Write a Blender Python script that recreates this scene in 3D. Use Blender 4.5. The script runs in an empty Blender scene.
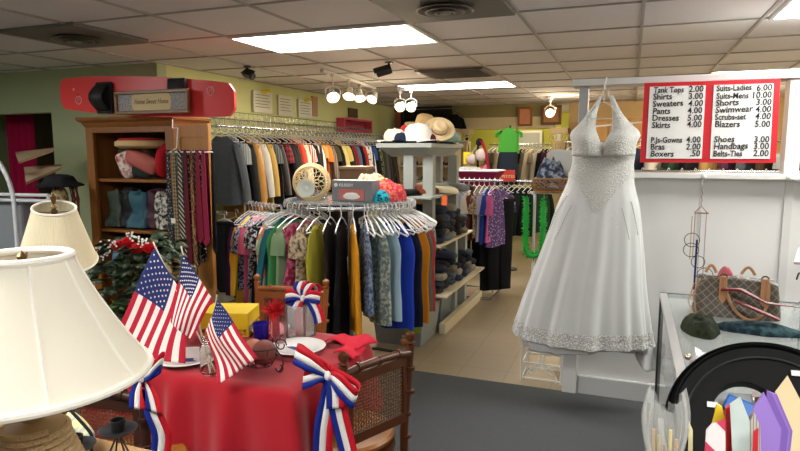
import bpy, math, random
from mathutils import Vector, Matrix, noise
C = bpy.context.scene.collection
PI = math.pi
rnd = random.Random(7)
# ------------------------------------------------------------------ camera
FPX = 600.0
PITCH = math.atan(73.5 / FPX)
YAW = math.atan(232 * math.cos(PITCH) / FPX)
EYE = Vector((0, 0, 1.6))
FW = Vector((-math.sin(YAW) * math.cos(PITCH), math.cos(YAW) * math.cos(PITCH), -math.sin(PITCH)))
RT = Vector((math.cos(YAW), math.sin(YAW), 0))
UP = RT.cross(FW)
cd = bpy.data.cameras.new('camera'); cam = bpy.data.objects.new('camera', cd); C.objects.link(cam)
cam.matrix_world = Matrix(((RT.x, UP.x, -FW.x, 0), (RT.y, UP.y, -FW.y, 0), (RT.z, UP.z, -FW.z, 1.6), (0, 0, 0, 1)))
cd.sensor_fit = 'HORIZONTAL'; cd.sensor_width = 36; cd.lens = FPX * 36 / 800; cd.clip_start = .02
bpy.context.scene.camera = cam
def at(px, py, Y=None, X=None, Z=None):
    """surveyed sight line -> the point at a known depth, side wall or height"""
    d = FW + RT * ((px - 400) / FPX) - UP * ((py - 225.5) / FPX)
    if Y is not None: t = Y / d.y
    elif X is not None: t = X / d.x
    else: t = (Z - 1.6) / d.z
    return EYE + d * t
# ------------------------------------------------------------------ materials
def lin(c):
    c = c / 255.0
    return c / 12.92 if c <= .04045 else ((c + .055) / 1.055) ** 2.4
def hexc(h):
    h = h.lstrip('#'); return (lin(int(h[0:2], 16)), lin(int(h[2:4], 16)), lin(int(h[4:6], 16)), 1)
_mats = {}
def mat(color, rough=.6, metal=0., pattern=None, color2=None, scale=20., bump=0., bscale=60., sheen=0., emit=None, estr=0., alpha=1., trans=0., var=.0, spec=.5, ior=1.45, vscale=6.):
    key = (color, rough, metal, pattern, color2, scale, bump, bscale, sheen, emit, estr, alpha, trans, var, spec, ior, vscale)
    if key in _mats: return _mats[key]
    m = bpy.data.materials.new('%s_%s' % (pattern or 'plain', color.lstrip('#'))); m.use_nodes = True
    nt = m.node_tree; N = nt.nodes; L = nt.links
    b = N['Principled BSDF']
    b.inputs['Base Color'].default_value = hexc(color)
    b.inputs['Roughness'].default_value = rough
    b.inputs['Metallic'].default_value = metal
    b.inputs['Specular IOR Level'].default_value = spec
    b.inputs['IOR'].default_value = ior
    b.inputs['Alpha'].default_value = alpha
    b.inputs['Transmission Weight'].default_value = trans
    if sheen: b.inputs['Sheen Weight'].default_value = sheen
    if emit:
        b.inputs['Emission Color'].default_value = hexc(emit); b.inputs['Emission Strength'].default_value = estr
    tc = N.new('ShaderNodeTexCoord')
    def math_(op, a, bb=None):
        n = N.new('ShaderNodeMath'); n.operation = op
        for i, v in enumerate((a, bb)):
            if v is None: continue
            if isinstance(v, (int, float)): n.inputs[i].default_value = v
            else: L.new(v, n.inputs[i])
        return n.outputs[0]
    fac = None
    if pattern:
        sep = N.new('ShaderNodeSeparateXYZ'); L.new(tc.outputs['Object'], sep.inputs[0])
        X, Y, Z = sep.outputs
        xy = math_('ADD', X, Y)
        if pattern == 'stripe_h': fac = math_('GREATER_THAN', math_('SINE', math_('MULTIPLY', Z, scale * 2 * PI)), 0)
        elif pattern == 'stripe_v': fac = math_('GREATER_THAN', math_('SINE', math_('MULTIPLY', xy, scale * 2 * PI)), 0.1)
        elif pattern == 'stripe_d': fac = math_('GREATER_THAN', math_('SINE', math_('MULTIPLY', math_('ADD', xy, Z), scale * 2 * PI)), 0.2)
        elif pattern == 'check':
            fac = math_('MULTIPLY', math_('ADD', math_('GREATER_THAN', math_('SINE', math_('MULTIPLY', Z, scale * 2 * PI)), 0), math_('GREATER_THAN', math_('SINE', math_('MULTIPLY', xy, scale * 2 * PI)), 0)), .5)
        elif pattern in ('dots', 'floral', 'lace'):
            v = N.new('ShaderNodeTexVoronoi'); v.inputs['Scale'].default_value = scale
            L.new(tc.outputs['Object'], v.inputs['Vector'])
            if pattern == 'dots': fac = math_('LESS_THAN', v.outputs['Distance'], .33)
            elif pattern == 'lace':
                v.feature = 'DISTANCE_TO_EDGE'; fac = math_('LESS_THAN', v.outputs['Distance'], .12)
            else:
                n = N.new('ShaderNodeTexNoise'); n.inputs['Scale'].default_value = scale * 1.8; n.inputs['Detail'].default_value = 4
                L.new(tc.outputs['Object'], n.inputs['Vector'])
                cl = N.new('ShaderNodeMapRange'); cl.inputs[1].default_value = .44; cl.inputs[2].default_value = .62; L.new(n.outputs['Fac'], cl.inputs[0]); fac = cl.outputs[0]
        elif pattern == 'wood':
            mp = N.new('ShaderNodeMapping'); L.new(tc.outputs['Object'], mp.inputs[0]); mp.inputs['Scale'].default_value = (scale, scale, scale * .12)
            n = N.new('ShaderNodeTexNoise'); n.inputs['Scale'].default_value = 1.; n.inputs['Detail'].default_value = 5; n.inputs['Distortion'].default_value = .8
            L.new(mp.outputs[0], n.inputs['Vector']); fac = n.outputs['Fac']
        elif pattern == 'mottle':
            n = N.new('ShaderNodeTexNoise'); n.inputs['Scale'].default_value = scale; n.inputs['Detail'].default_value = 6
            L.new(tc.outputs['Object'], n.inputs['Vector']); fac = n.outputs['Fac']
    if fac is not None:
        mx = N.new('ShaderNodeMix'); mx.data_type = 'RGBA'
        L.new(fac, mx.inputs['Factor']); mx.inputs[6].default_value = hexc(color); mx.inputs[7].default_value = hexc(color2 or color)
        L.new(mx.outputs[2], b.inputs['Base Color'])
    if bump:
        n = N.new('ShaderNodeTexNoise'); n.inputs['Scale'].default_value = bscale; n.inputs['Detail'].default_value = 3
        L.new(tc.outputs['Object'], n.inputs['Vector'])
        bp = N.new('ShaderNodeBump'); bp.inputs['Strength'].default_value = bump; bp.inputs['Distance'].default_value = .01
        L.new(n.outputs['Fac'], bp.inputs['Height']); L.new(bp.outputs[0], b.inputs['Normal'])
    _mats[key] = m
    return m
def cloth(c, **k):
    k.setdefault('rough', .85); k.setdefault('bump', .15); k.setdefault('bscale', 40); k.setdefault('spec', .2)
    return mat(c, **k)
CHROME = mat('#b9bbbd', rough=.25, metal=.9)
WHITE_PLASTIC = mat('#e6e6e2', rough=.35)
CLEAR = mat('#dfe4e6', rough=.2, alpha=.35)
BLACK_METAL = mat('#15161a', rough=.45)
GLASS = mat('#ffffff', rough=.03, trans=1., ior=1.3)
SPOT_WHITE = mat('#dcd8cf', rough=.4)
# ------------------------------------------------------------------ mesh builder
class MB:
    def __init__(s): s.v = []; s.f = []; s.m = []; s.mi = 0
    def add(s, vs, fs, M=None):
        o = len(s.v)
        for p in vs:
            p = Vector(p)
            s.v.append(M @ p if M is not None else p)
        for q in fs: s.f.append(tuple(i + o for i in q)); s.m.append(s.mi)
    def box(s, x0, x1, y0, y1, z0, z1, M=None):
        vs = [(x, y, z) for z in (z0, z1) for y in (y0, y1) for x in (x0, x1)]
        s.add(vs, [(0, 2, 3, 1), (4, 5, 7, 6), (0, 1, 5, 4), (2, 6, 7, 3), (0, 4, 6, 2), (1, 3, 7, 5)], M)
    def hexa(s, b, t):  # bottom quad, top quad
        s.add(list(b) + list(t), [(3, 2, 1, 0), (4, 5, 6, 7), (0, 1, 5, 4), (1, 2, 6, 5), (2, 3, 7, 6), (3, 0, 4, 7)])
    def tube(s, pts, r, n=8, closed=False, M=None, flat=None):
        pts = [Vector(p) for p in pts]; k = len(pts)
        rs = r if isinstance(r, (list, tuple)) else [r] * k
        vs = []; prev = None
        for i, p in enumerate(pts):
            a = pts[(i - 1) % k] if (closed or i > 0) else p
            b = pts[(i + 1) % k] if (closed or i < k - 1) else p
            d = (b - a)
            d = d.normalized() if d.length > 1e-9 else Vector((0, 0, 1))
            if prev is None:
                ref = Vector((0, 0, 1)) if abs(d.z) < .9 else Vector((1, 0, 0))
                u = d.cross(ref).normalized()
            else:
                u = (prev - d * prev.dot(d)); u = u.normalized() if u.length > 1e-6 else d.orthogonal().normalized()
            prev = u; w = d.cross(u)
            for j in range(n):
                a_ = 2 * PI * j / n
                vs.append(p + u * (rs[i] * math.cos(a_)) + w * (rs[i] * (flat or 1) * math.sin(a_)))
        fs = []
        for i in range(k if closed else k - 1):
            for j in range(n):
                a, b = i * n + j, i * n + (j + 1) % n
                c, d = ((i + 1) % k) * n + (j + 1) % n, ((i + 1) % k) * n + j
                fs.append((a, b, c, d))
        if not closed: fs += [tuple(reversed(range(n))), tuple(range((k - 1) * n, k * n))]
        s.add(vs, fs, M)
    def lathe(s, prof, n=24, loc=(0, 0, 0), M=None, sx=1, sy=1, wob=None):
        vs = []; L0 = Vector(loc)
        for i, (r, z) in enumerate(prof):
            for j in range(n):
                a = 2 * PI * j / n
                rr = r * (1 + (wob(a, i) if wob else 0))
                vs.append(L0 + Vector((rr * math.cos(a) * sx, rr * math.sin(a) * sy, z)))
        fs = []
        for i in range(len(prof) - 1):
            for j in range(n):
                a, b = i * n + j, i * n + (j + 1) % n
                fs.append((a, b, b + n, a + n))
        if prof[0][0] > 1e-4 and prof[0] != prof[-1]: fs.append(tuple(reversed(range(n))))
        if prof[-1][0] > 1e-4 and prof[0] != prof[-1]: fs.append(tuple(range((len(prof) - 1) * n, len(prof) * n)))
        s.add(vs, fs, M)
    def lathe_open(s, prof, n=24, loc=(0, 0, 0), M=None, sx=1, sy=1, wob=None):
        k = len(s.f); s.lathe(prof, n, loc, M, sx, sy, wob)
        extra = [i for i in range(k, len(s.f)) if len(s.f[i]) > 4]
        for i in reversed(extra): del s.f[i]; del s.m[i]
    def grid(s, fn, nu, nv, M=None, closeu=False):
        vs = [fn(i / nu, j / nv) for j in range(nv + 1) for i in range(nu if closeu else nu + 1)]
        w = nu if closeu else nu + 1; fs = []
        for j in range(nv):
            for i in range(nu):
                a, b = j * w + i, j * w + (i + 1) % w
                fs.append((a, b, b + w, a + w))
        s.add(vs, fs, M)
    def prism(s, poly, y0, y1, M=None):  # poly in xz
        n = len(poly)
        s.add([(x, y0, z) for x, z in poly] + [(x, y1, z) for x, z in poly],
              [tuple(range(n)), tuple(reversed(range(n, 2 * n)))] + [(i + n, (i + 1) % n + n, (i + 1) % n, i) for i in range(n)], M)
    def ellipsoid(s, c, rx, ry, rz, n=14, k=9, wob=0., seed=0, M=None, e=1.):
        c = Vector(c); vs = []
        sg = lambda t: math.copysign(abs(t) ** e, t)
        for i in range(k + 1):
            ph = -PI / 2 + PI * i / k
            for j in range(n):
                a = 2 * PI * j / n
                d = Vector((sg(math.cos(ph)) * sg(math.cos(a)), sg(math.cos(ph)) * sg(math.sin(a)), sg(math.sin(ph))))
                q = 1 + (wob * noise.noise(d * 2.2 + Vector((seed, seed * 1.7, 0))) if wob else 0)
                vs.append(c + Vector((d.x * rx, d.y * ry, d.z * rz)) * q)
        s.add(vs, [(i * n + j, i * n + (j + 1) % n, (i + 1) * n + (j + 1) % n, (i + 1) * n + j) for i in range(k) for j in range(n)], M)
    def build(s, name, m, parent=None, smooth=True, bev=0., solid=0., sub=0, local=False, angle=40):
        """links the shape as one mesh object; vertices are in world coordinates unless local"""
        if parent is None and not local:
            lo = Vector([min(p[i] for p in s.v) for i in range(3)]); hi = Vector([max(p[i] for p in s.v) for i in range(3)])
            org = Vector(((lo.x + hi.x) / 2, (lo.y + hi.y) / 2, lo.z))
        elif parent is not None and not local:
            org = wloc(parent)
        else: org = Vector((0, 0, 0))
        me = bpy.data.meshes.new(name)
        me.from_pydata([tuple(p - org) for p in s.v], [], s.f)
        ms = m if isinstance(m, (list, tuple)) else [m]
        for x in ms: me.materials.append(x)
        me.polygons.foreach_set('material_index', s.m)
        if smooth:
            me.polygons.foreach_set('use_smooth', [True] * len(me.polygons))
            try: me.set_sharp_from_angle(angle=math.radians(angle))
            except Exception: pass
        me.update()
        o = bpy.data.objects.new(name, me); C.objects.link(o)
        if parent is not None: o.parent = parent
        elif not local: o.location = org
        if solid:
            md = o.modifiers.new('thickness', 'SOLIDIFY'); md.thickness = solid; md.offset = 0
        if bev:
            md = o.modifiers.new('edges', 'BEVEL'); md.width = bev; md.segments = 2; md.limit_method = 'ANGLE'
        if sub:
            md = o.modifiers.new('soft', 'SUBSURF'); md.levels = sub; md.render_levels = sub
        return o
def wloc(o):
    p = Vector(o.location)
    while o.parent: o = o.parent; p += Vector(o.location)
    return p
def tag(o, label, cat, group=None, kind=None):
    if label: o['label'] = label
    if cat: o['category'] = cat
    if group: o['group'] = group
    if kind: o['kind'] = kind
    return o
def thing(name, label, cat, loc=(0, 0, 0), rz=0, group=None):
    o = bpy.data.objects.new(name, None); C.objects.link(o); o.location = loc; o.rotation_euler = (0, 0, rz)
    o.empty_display_size = .05
    return tag(o, label, cat, group)
def struct(o):
    o['kind'] = 'structure'; return o
def copy_tree(o, parent=None):
    c = o.copy(); C.objects.link(c); c.parent = parent
    for ch in [x for x in C.objects if x.parent == o]: copy_tree(ch, c)
    return c
def RZ(a): return Matrix.Rotation(a, 4, 'Z')
def TR(x, y, z): return Matrix.Translation((x, y, z))
def frame(o, xd, yd, zd):
    xd, yd, zd = [Vector(a).normalized() for a in (xd, yd, zd)]
    return Matrix(((xd.x, yd.x, zd.x, o[0]), (xd.y, yd.y, zd.y, o[1]), (xd.z, yd.z, zd.z, o[2]), (0, 0, 0, 1)))
def lettering(txt, M, size, m, parent, name='lettering', align='LEFT', shear=0., xs=1., space=1., depth=.0008, off=0.):
    cu = bpy.data.curves.new(name, 'FONT'); cu.body = txt; cu.size = size; cu.align_x = align; cu.shear = shear; cu.extrude = depth
    cu.space_character = space; cu.offset = off; cu.resolution_u = 2
    tmp = bpy.data.objects.new('tmp', cu); C.objects.link(tmp)
    dg = bpy.context.evaluated_depsgraph_get(); dg.update()
    me = bpy.data.meshes.new_from_object(tmp.evaluated_get(dg)); bpy.data.objects.remove(tmp)
    org = wloc(parent)
    me.transform(Matrix.Translation(-org) @ M @ Matrix.Diagonal((xs, 1, 1, 1)))
    me.materials.clear(); me.materials.append(m)
    o = bpy.data.objects.new(name, me); C.objects.link(o); o.parent = parent
    return o
def wall_text_matrix(o, rz=0.):  # text plane facing -Y, baseline along +X
    return frame(o, (math.cos(rz), 0, math.sin(rz)), (-math.sin(rz), 0, math.cos(rz)), (0, -1, 0))
# ------------------------------------------------------------------ setting
CEIL = 2.38
def sbox(name, x0, x1, y0, y1, z0, z1, m, bev=0.):
    b = MB(); b.box(x0, x1, y0, y1, z0, z1); return struct(b.build(name, m, smooth=False, bev=bev))
def floor_mat():
    m = mat('#8f8068', rough=.38, pattern='mottle', color2='#857660', scale=3.)
    nt = m.node_tree; N = nt.nodes; L = nt.links; b = N['Principled BSDF']
    src = b.inputs['Base Color'].links[0].from_socket
    tc = N.new('ShaderNodeTexCoord'); br = N.new('ShaderNodeTexBrick'); br.offset = 0
    br.inputs['Scale'].default_value = 1; br.inputs['Brick Width'].default_value = .33; br.inputs['Row Height'].default_value = .33
    br.inputs['Mortar Size'].default_value = .0025; br.inputs['Color2'].default_value = hexc('#8a7c64'); br.inputs['Mortar'].default_value = hexc('#6c5f4a')
    L.new(tc.outputs['Object'], br.inputs['Vector']); L.new(src, br.inputs['Color1']); L.new(br.outputs['Color'], b.inputs['Base Color'])
    return m
sbox('floor', -7.5, 3.3, -3.2, 13, -.1, 0, floor_mat())
carpet = mat('#5d5f60', rough=.95, pattern='mottle', color2='#47494a', scale=160., bump=.6, bscale=300, spec=.1)
b = MB(); b.box(-7.3, 3.15, -3.1, 4.0, 0, .008); tag(b.build('carpet', carpet, smooth=False), 'dark grey low pile carpet covering the front half of the shop floor', 'carpet')
tile = mat('#e6e4e3', rough=.9, pattern='mottle', color2='#d6d4d3', scale=90., bump=.35, bscale=120, spec=.15)
b = MB()
b.box(-7.5, 3.3, -3.2, 13, CEIL + .012, CEIL + .1); struct(b.build('ceiling', tile, smooth=False))
b = MB(); G = .664
x = -.64 - G * 10
while x < 3.2:
    b.box(x - .009, x + .009, -3.1, 10.25, CEIL + .002, CEIL + .02); x += G
y = 3.53 - .682 * 9
while y < 10.2:
    b.box(-7.4, 3.2, y - .007, y + .007, CEIL + .004, CEIL + .02); y += .682
struct(b.build('trim_1', mat('#a8a49f', rough=.7), smooth=False))
yellow = mat('#d3d79c', rough=.85, pattern='mottle', color2='#cbcf93', scale=2., spec=.2)
green = mat('#b3bd98', rough=.85, pattern='mottle', color2='#abb58f', scale=2., spec=.2)
sbox('wall_left', -4.12, -4.0, 4.47, 10.3, 0, CEIL + .02, yellow)
b = MB(); b.box(-5.33, -4.0, 4.35, 4.47, 0, CEIL + .02); b.box(-7.4, -5.33, 4.35, 4.47, 1.985, CEIL + .02); struct(b.build('wall_green', green, smooth=False))
sbox('wall_alcove', -7.4, -5.0, 5.5, 5.6, 0, CEIL, mat('#5c4a36', rough=.8))
sbox('wall_front', -7.5, 3.3, -3.2, -3.1, 0, CEIL, mat('#d8d6cf', rough=.9))
sbox('wall_side', -7.5, -7.4, -3.1, 5.6, 0, CEIL, mat('#93a273', rough=.9))
sbox('wall_right', 3.2, 3.3, -3.1, 13, 0, CEIL, mat('#d8d4c6', rough=.9))
sbox('wall_dark', -4.1, -2.94, 10.2, 10.32, 0, CEIL + .01, mat('#1d1e22', rough=.7))
sbox('wall_soffit', -2.94, -1.2, 10.2, 10.4, 2.18, CEIL + .01, mat('#8c8458', rough=.8))
sbox('wall_beam', -2.94, -1.2, 10.17, 10.4, 1.985, 2.18, mat('#cfc29a', rough=.7))
sbox('wall_lime', -4.0, 3.2, 12.5, 12.6, 0, CEIL, mat('#b4b848', rough=.8))
sbox('wall_back', -.98, 3.2, 10.2, 10.35, 0, CEIL + .01, mat('#b59c70', rough=.8))
# fluted pilasters either side of the far opening
def column(x, w, name):
    c = MB(); yy = 10.05
    c.box(x - w / 2 - .03, x + w / 2 + .03, yy - .16, yy + .12, 0, .18)
    c.box(x - w / 2, x + w / 2, yy - .1, yy + .12, .18, 1.78)
    for i in range(5):
        xx = x - w / 2 + w * (i + .5) / 5
        c.tube([(xx, yy - .1, .2), (xx, yy - .1, 1.74)], w * .075, 8)
    c.box(x - w / 2 - .04, x + w / 2 + .04, yy - .15, yy + .12, 1.9, 1.985)
    for sx in (-1, 1):
        pts = [(x + sx * (w / 2 - .01) + math.cos(t) * (.075 - t * .006) * sx, yy - .13, 1.83 + math.sin(t) * (.075 - t * .006)) for t in [k * .5 for k in range(20)]]
        c.tube(pts, .012, 6)
    struct(c.build(name, mat('#cbb98d', rough=.6)))
column(-2.72, .25, 'column_1'); column(-1.1, .2, 'column_2')
# partition
pw = mat('#e6e6e4', rough=.55, pattern='mottle', color2='#dedfdc', scale=3.)
pt = mat('#d6d7d4', rough=.4)
PY = 4.0
b = MB(); b.box(-.33, 3.2, PY + .02, PY + .1, 0, 1.45); struct(b.build('wall_middle', pw, smooth=False))
b = MB()
b.box(-.37, 3.2, PY - .07, PY + .16, 1.443, 1.475); struct(b.build('trim_2', pt, smooth=False, bev=.004))
b = MB(); b.box(-.37, 3.2, PY - .04, PY + .14, 2.008, 2.048); struct(b.build('trim_3', pt, smooth=False, bev=.004))
b = MB(); b.box(-.325, -.27, PY - .02, PY + .1, 1.475, 2.008); struct(b.build('trim_4', mat('#a9adb0', rough=.5), smooth=False, bev=.004))
b = MB(); b.box(.81, .885, PY - .02, PY + .1, 1.475, 2.008); struct(b.build('trim_5', pt, smooth=False, bev=.004))
b = MB(); b.box(-.37, -.28, PY - .015, PY + .12, 0, 1.443); struct(b.build('trim_6', pt, smooth=False, bev=.005))
b = MB(); b.box(.83, .87, PY + .005, PY + .03, .13, 1.443); b.box(.395, .405, PY + .014, PY + .03, .13, 1.443); struct(b.build('trim_7', pt, smooth=False))
b = MB(); b.box(-.27, 3.2, PY, PY + .03, 0, .13); struct(b.build('baseboard_middle', mat('#b9bbba', rough=.45), smooth=False, bev=.006))
b = MB(); b.box(-4.0, -3.985, 4.5, 10.2, 0, .1); struct(b.build('baseboard_left', pt, smooth=False))
for i, (px, w) in enumerate([(704, .016), (790, .018)]):
    p = at(px, 177, Y=PY - .08); b = MB(); b.ellipsoid((p.x, PY - .08, 1.457), w, .014, w)
    tag(b.build('knob', pt), ['small round white knob on the ledge above the wind chime', 'small round white knob on the ledge at the upright seam'][i], 'knob', kind='structure')
# ------------------------------------------------------------------ lights
def troffer(x0, x1, y0, y1, label, e=16.):
    t = thing('ceiling_light', label, 'light', ((x0 + x1) / 2, (y0 + y1) / 2, CEIL - .004), group='recessed fluorescent ceiling lights')
    f = MB(); w = .02; z0, z1 = CEIL - .008, CEIL + .011
    f.box(x0, x1, y0, y0 + w, z0, z1); f.box(x0, x1, y1 - w, y1, z0, z1); f.box(x0, x0 + w, y0 + w, y1 - w, z0, z1); f.box(x1 - w, x1, y0 + w, y1 - w, z0, z1)
    f.build('frame', pt, t, smooth=False)
    d = MB(); d.box(x0 + w, x1 - w, y0 + w, y1 - w, CEIL - .003, CEIL + .01)
    d.build('diffuser', mat('#ffffff', rough=.4, emit='#fffcf7', estr=e), t, smooth=False)
troffer(-2.63, -1.31, 3.54, 4.21, 'large bright ceiling light between the two round air vents')
troffer(-2.63, -1.31, 6.7, 7.35, 'ceiling light farther in, above the grey shelf of hats', 12.)
troffer(.7, 2.02, 6.7, 7.35, 'ceiling light seen just over the partition header beam')
troffer(.72, 2.04, 3.0, 4.21, 'ceiling light at the picture edge above the price board', 14.)
troffer(-2.63, -1.31, .1, .78, 'ceiling light behind the camera, above the table lamps', 22.)
troffer(.03, 1.35, -.6, .1, 'ceiling light behind the camera, above the paper files', 22.)
troffer(-5.3, -4.0, .8, 1.46, 'ceiling light over the left front corner of the shop', 34.)
troffer(-.6, .7, 10.8, 11.5, 'ceiling light over the lime green back room', 9.)
def lamp(loc, energy, col, r=.04, spot=None, d=(0, 0, -1)):
    l = bpy.data.lights.new('bulb_light', 'SPOT' if spot else 'POINT'); l.energy = energy; l.color = col; l.shadow_soft_size = r
    if spot: l.spot_size = spot; l.spot_blend = .6
    o = bpy.data.objects.new('bulb_light', l); C.objects.link(o); o.location = loc
    o.rotation_euler = Vector(d).to_track_quat('-Z', 'Y').to_euler()
    return o
WARM = (1, .8, .55)
glow = mat('#fff4dc', emit='#ffe6b8', estr=14.)
def spot_head(p, d, parent, ztop, name='lamp_head'):
    d = Vector(d).normalized(); q = d.orthogonal().normalized(); M = frame(p, q, d.cross(q), d)
    h = MB(); h.lathe_open([(.018, -.11), (.03, -.1), (.032, -.05), (.06, -.01), (.066, .01), (.06, .012), (.05, -.01)], 18, M=M)
    o = h.build(name, SPOT_WHITE, parent)
    g = MB(); g.lathe([(.0001, -.012), (.052, -.008), (.05, .014), (.03, .024), (.0001, .028)], 16, M=M); g.build('bulb', glow, o)
    k = MB(); P = Vector(p)
    side = Vector((-d.y, d.x, 0)); side = side.normalized() if side.length > .1 else Vector((1, 0, 0))
    zt = P.z + .1
    k.tube([P + side * .07, P + side * .072 + Vector((0, 0, .07)), Vector((P.x, P.y, zt)) + side * .03, Vector((P.x, P.y, zt)) - side * .03, P - side * .072 + Vector((0, 0, .07)), P - side * .07], .005, 6)
    k.tube([(P.x, P.y, zt), (P.x, P.y, ztop)], .007, 8); k.lathe([(.022, ztop - .03), (.022, ztop)], 10, (P.x, P.y, 0))
    k.build('bracket', SPOT_WHITE, parent)
    lamp(P + d * .05, 26, WARM, .04, 2.3, d)
a, e = at(322, 69, Z=CEIL), at(375, 87, Z=CEIL)
t = thing('track_light', 'white track with four glowing spot lamps on the ceiling', 'light', (a + e) / 2)
b = MB(); dd = (e - a).normalized(); n_ = Vector((-dd.y, dd.x, 0)) * .018
b.hexa([a + n_ - Vector((0, 0, .03)), a - n_ - Vector((0, 0, .03)), e - n_ - Vector((0, 0, .03)), e + n_ - Vector((0, 0, .03))], [a + n_, a - n_, e - n_, e + n_]); b.build('track', pt, t, smooth=False)
for k, (px, py, d) in enumerate([(333, 97, (.6, -.75, -.8)), (349, 96, (.15, -.6, -.9)), (360, 98, (.3, -.5, -.9)), (372, 99, (-.1, -.8, -.7))]):
    f = .1 + k * .27; q = a.lerp(e, f)
    p = at(px, py, Y=q.y - .02); spot_head(p, d, t, CEIL - .03)
q = at(406, 88, Z=CEIL)
t = thing('ceiling_spotlight', 'pair of white spot lamps on the ceiling above the straw hats', 'light', q)
b = MB(); b.box(q.x - .1, q.x + .1, q.y - .03, q.y + .03, CEIL - .03, CEIL); b.build('mount', pt, t, smooth=False)
for px in (400, 411): spot_head(at(px, 107, Y=q.y), (.05, -.8, -.45), t, CEIL - .03)
q = at(550, 97, Z=CEIL)
t = thing('ceiling_spotlight', 'single white spot lamp glowing over the far clothes racks', 'light', q)
b = MB(); b.lathe([(.05, CEIL - .03), (.05, CEIL)], 14, (q.x, q.y, 0)); b.build('mount', pt, t)
spot_head(at(550, 113, Y=q.y), (.1, -.85, -.4), t, CEIL - .03); lamp((q.x + .15, q.y, CEIL - .18), 10, WARM, .05)
for (x, y, en) in [(1.0, 8.6, 60), (-2.0, 11.4, 30), (2.2, 6.2, 30)]: lamp((x, y, 2.25), en, (1, .78, .5), .12)
w = bpy.data.worlds.new('world'); bpy.context.scene.world = w; w.use_nodes = True
w.node_tree.nodes['Background'].inputs[0].default_value = (1, .97, .93, 1); w.node_tree.nodes['Background'].inputs[1].default_value = .3
sc = bpy.context.scene
sc.view_settings.view_transform = 'Standard'; sc.view_settings.look = 'None'; sc.view_settings.gamma = 1; sc.view_settings.use_curve_mapping = False
sc.view_settings.exposure = 0.2
# ceiling vents and cameras
def vent(x0, x1, y0, y1, label, round_=True):
    t = thing('ceiling_vent', label, 'air vent', ((x0 + x1) / 2, (y0 + y1) / 2, CEIL - .012), group='ceiling air vents')
    p = MB(); p.box(x0, x1, y0, y1, CEIL - .012, CEIL + .011); p.build('panel', mat('#6f6e66', rough=.6), t, smooth=False, bev=.003)
    cx, cy = (x0 + x1) / 2, (y0 + y1) / 2
    if round_:
        for i, r in enumerate((.15, .1, .05)):
            k = MB(); k.lathe([(r, CEIL - .03 - i * .006), (r + .012, CEIL - .03 - i * .006), (r - .02, CEIL - .01), (r - .03, CEIL - .01), (r, CEIL - .03 - i * .006)], 32, (cx, cy, 0)); k.build('diffuser_ring', mat('#75746c', rough=.5), t)
        k = MB(); k.lathe([(.0001, CEIL - .045), (.03, CEIL - .043), (.03, CEIL - .01)], 16, (cx, cy, 0)); k.build('damper_knob', mat('#8c8b84', rough=.4), t)
    else:
        for i in range(12):
            yy = y0 + .05 + i * (y1 - y0 - .1) / 11
            k = MB(); k.box(x0 + .04, x1 - .04, yy - .012, yy + .004, CEIL - .02, CEIL - .011); k.build('louvre', mat('#5d5c56', rough=.6), t, smooth=False)
vent(-3.87, -3.22, 2.82, 3.44, 'round grey ceiling vent in a square panel above the red kiteboard')
vent(-1.29, -.65, 2.9, 3.52, 'round grey ceiling vent beside the large bright ceiling light')
vent(-2.0, -1.33, 5.6, 6.2, 'plain louvred grey ceiling vent in front of the farther ceiling light', False)
for i, (px, py, lab) in enumerate([(247, 66, 'small black security camera hanging from the ceiling by the yellow wall'), (389, 62, 'small black security camera on the ceiling right of the track lights')]):
    q = at(px, py, Z=CEIL); t = thing('security_camera', lab, 'camera', q); s = 1 if i == 0 else -1
    b = MB(); b.lathe([(.035, CEIL - .012), (.035, CEIL)], 16, (q.x, q.y, 0)); b.tube([(q.x, q.y, CEIL), (q.x, q.y, CEIL - .05), (q.x + s * .02, q.y - .02, CEIL - .07)], .012, 8); b.build('mount', BLACK_METAL, t)
    d = Vector((s * .8, -.35, -.25)).normalized(); p = Vector((q.x + s * .02, q.y - .02, CEIL - .08)); u = d.orthogonal().normalized()
    b = MB(); M = frame(p - d * .05, u, d.cross(u), d); b.lathe([(.03, 0), (.034, .02), (.034, .13), (.028, .135)], 16, M=M); b.build('body', BLACK_METAL, t)
    b = MB(); b.lathe([(.018, .132), (.018, .139)], 12, M=M); b.build('lens', mat('#303540', rough=.1), t)
    b = MB(); b.box(-.037, .037, .03, .038, .01, .155, M=M); b.build('sun_visor', BLACK_METAL, t, smooth=False)
# ------------------------------------------------------------------ price board and back pictures
c = [at(644.5, 83, Y=3.93), at(780.5, 79, Y=3.93), at(776, 163, Y=3.93), at(640, 162.5, Y=3.93)]
red = mat('#c8202c', rough=.45)
t = thing('price_board', 'white handwritten price board with red borders hung on the partition frame', 'sign', (c[0] + c[2]) / 2)
def quadbox(b, q, y0, y1): b.hexa([Vector((p.x, y0, p.z)) for p in q], [Vector((p.x, y1, p.z)) for p in q])
b = MB(); quadbox(b, c, 3.958, 3.93); b.build('backing_board', red, t, smooth=False)
def bl(u, v): return c[0].lerp(c[1], u).lerp(c[3].lerp(c[2], u), v)
board_white = mat('#e9e9e6', rough=.35)
for u0, u1 in ((.045, .47), (.53, .955)):
    b = MB(); quadbox(b, [bl(u0, .05), bl(u1, .05), bl(u1, .95), bl(u0, .95)], 3.93, 3.926); b.build('writing_panel', board_white, t, smooth=False)
ink = mat('#1c1c20', rough=.6)
LC = [('Tank Tops', '2.00'), ('Shirts', '3.00'), ('Sweaters', '4.00'), ('Pants', '4.00'), ('Dresses', '5.00'), ('Skirts', '4.00'), None, ('P.Js-Gowns', '4.00'), ('Bras', '2.00'), ('Boxers', '.50')]
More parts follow.
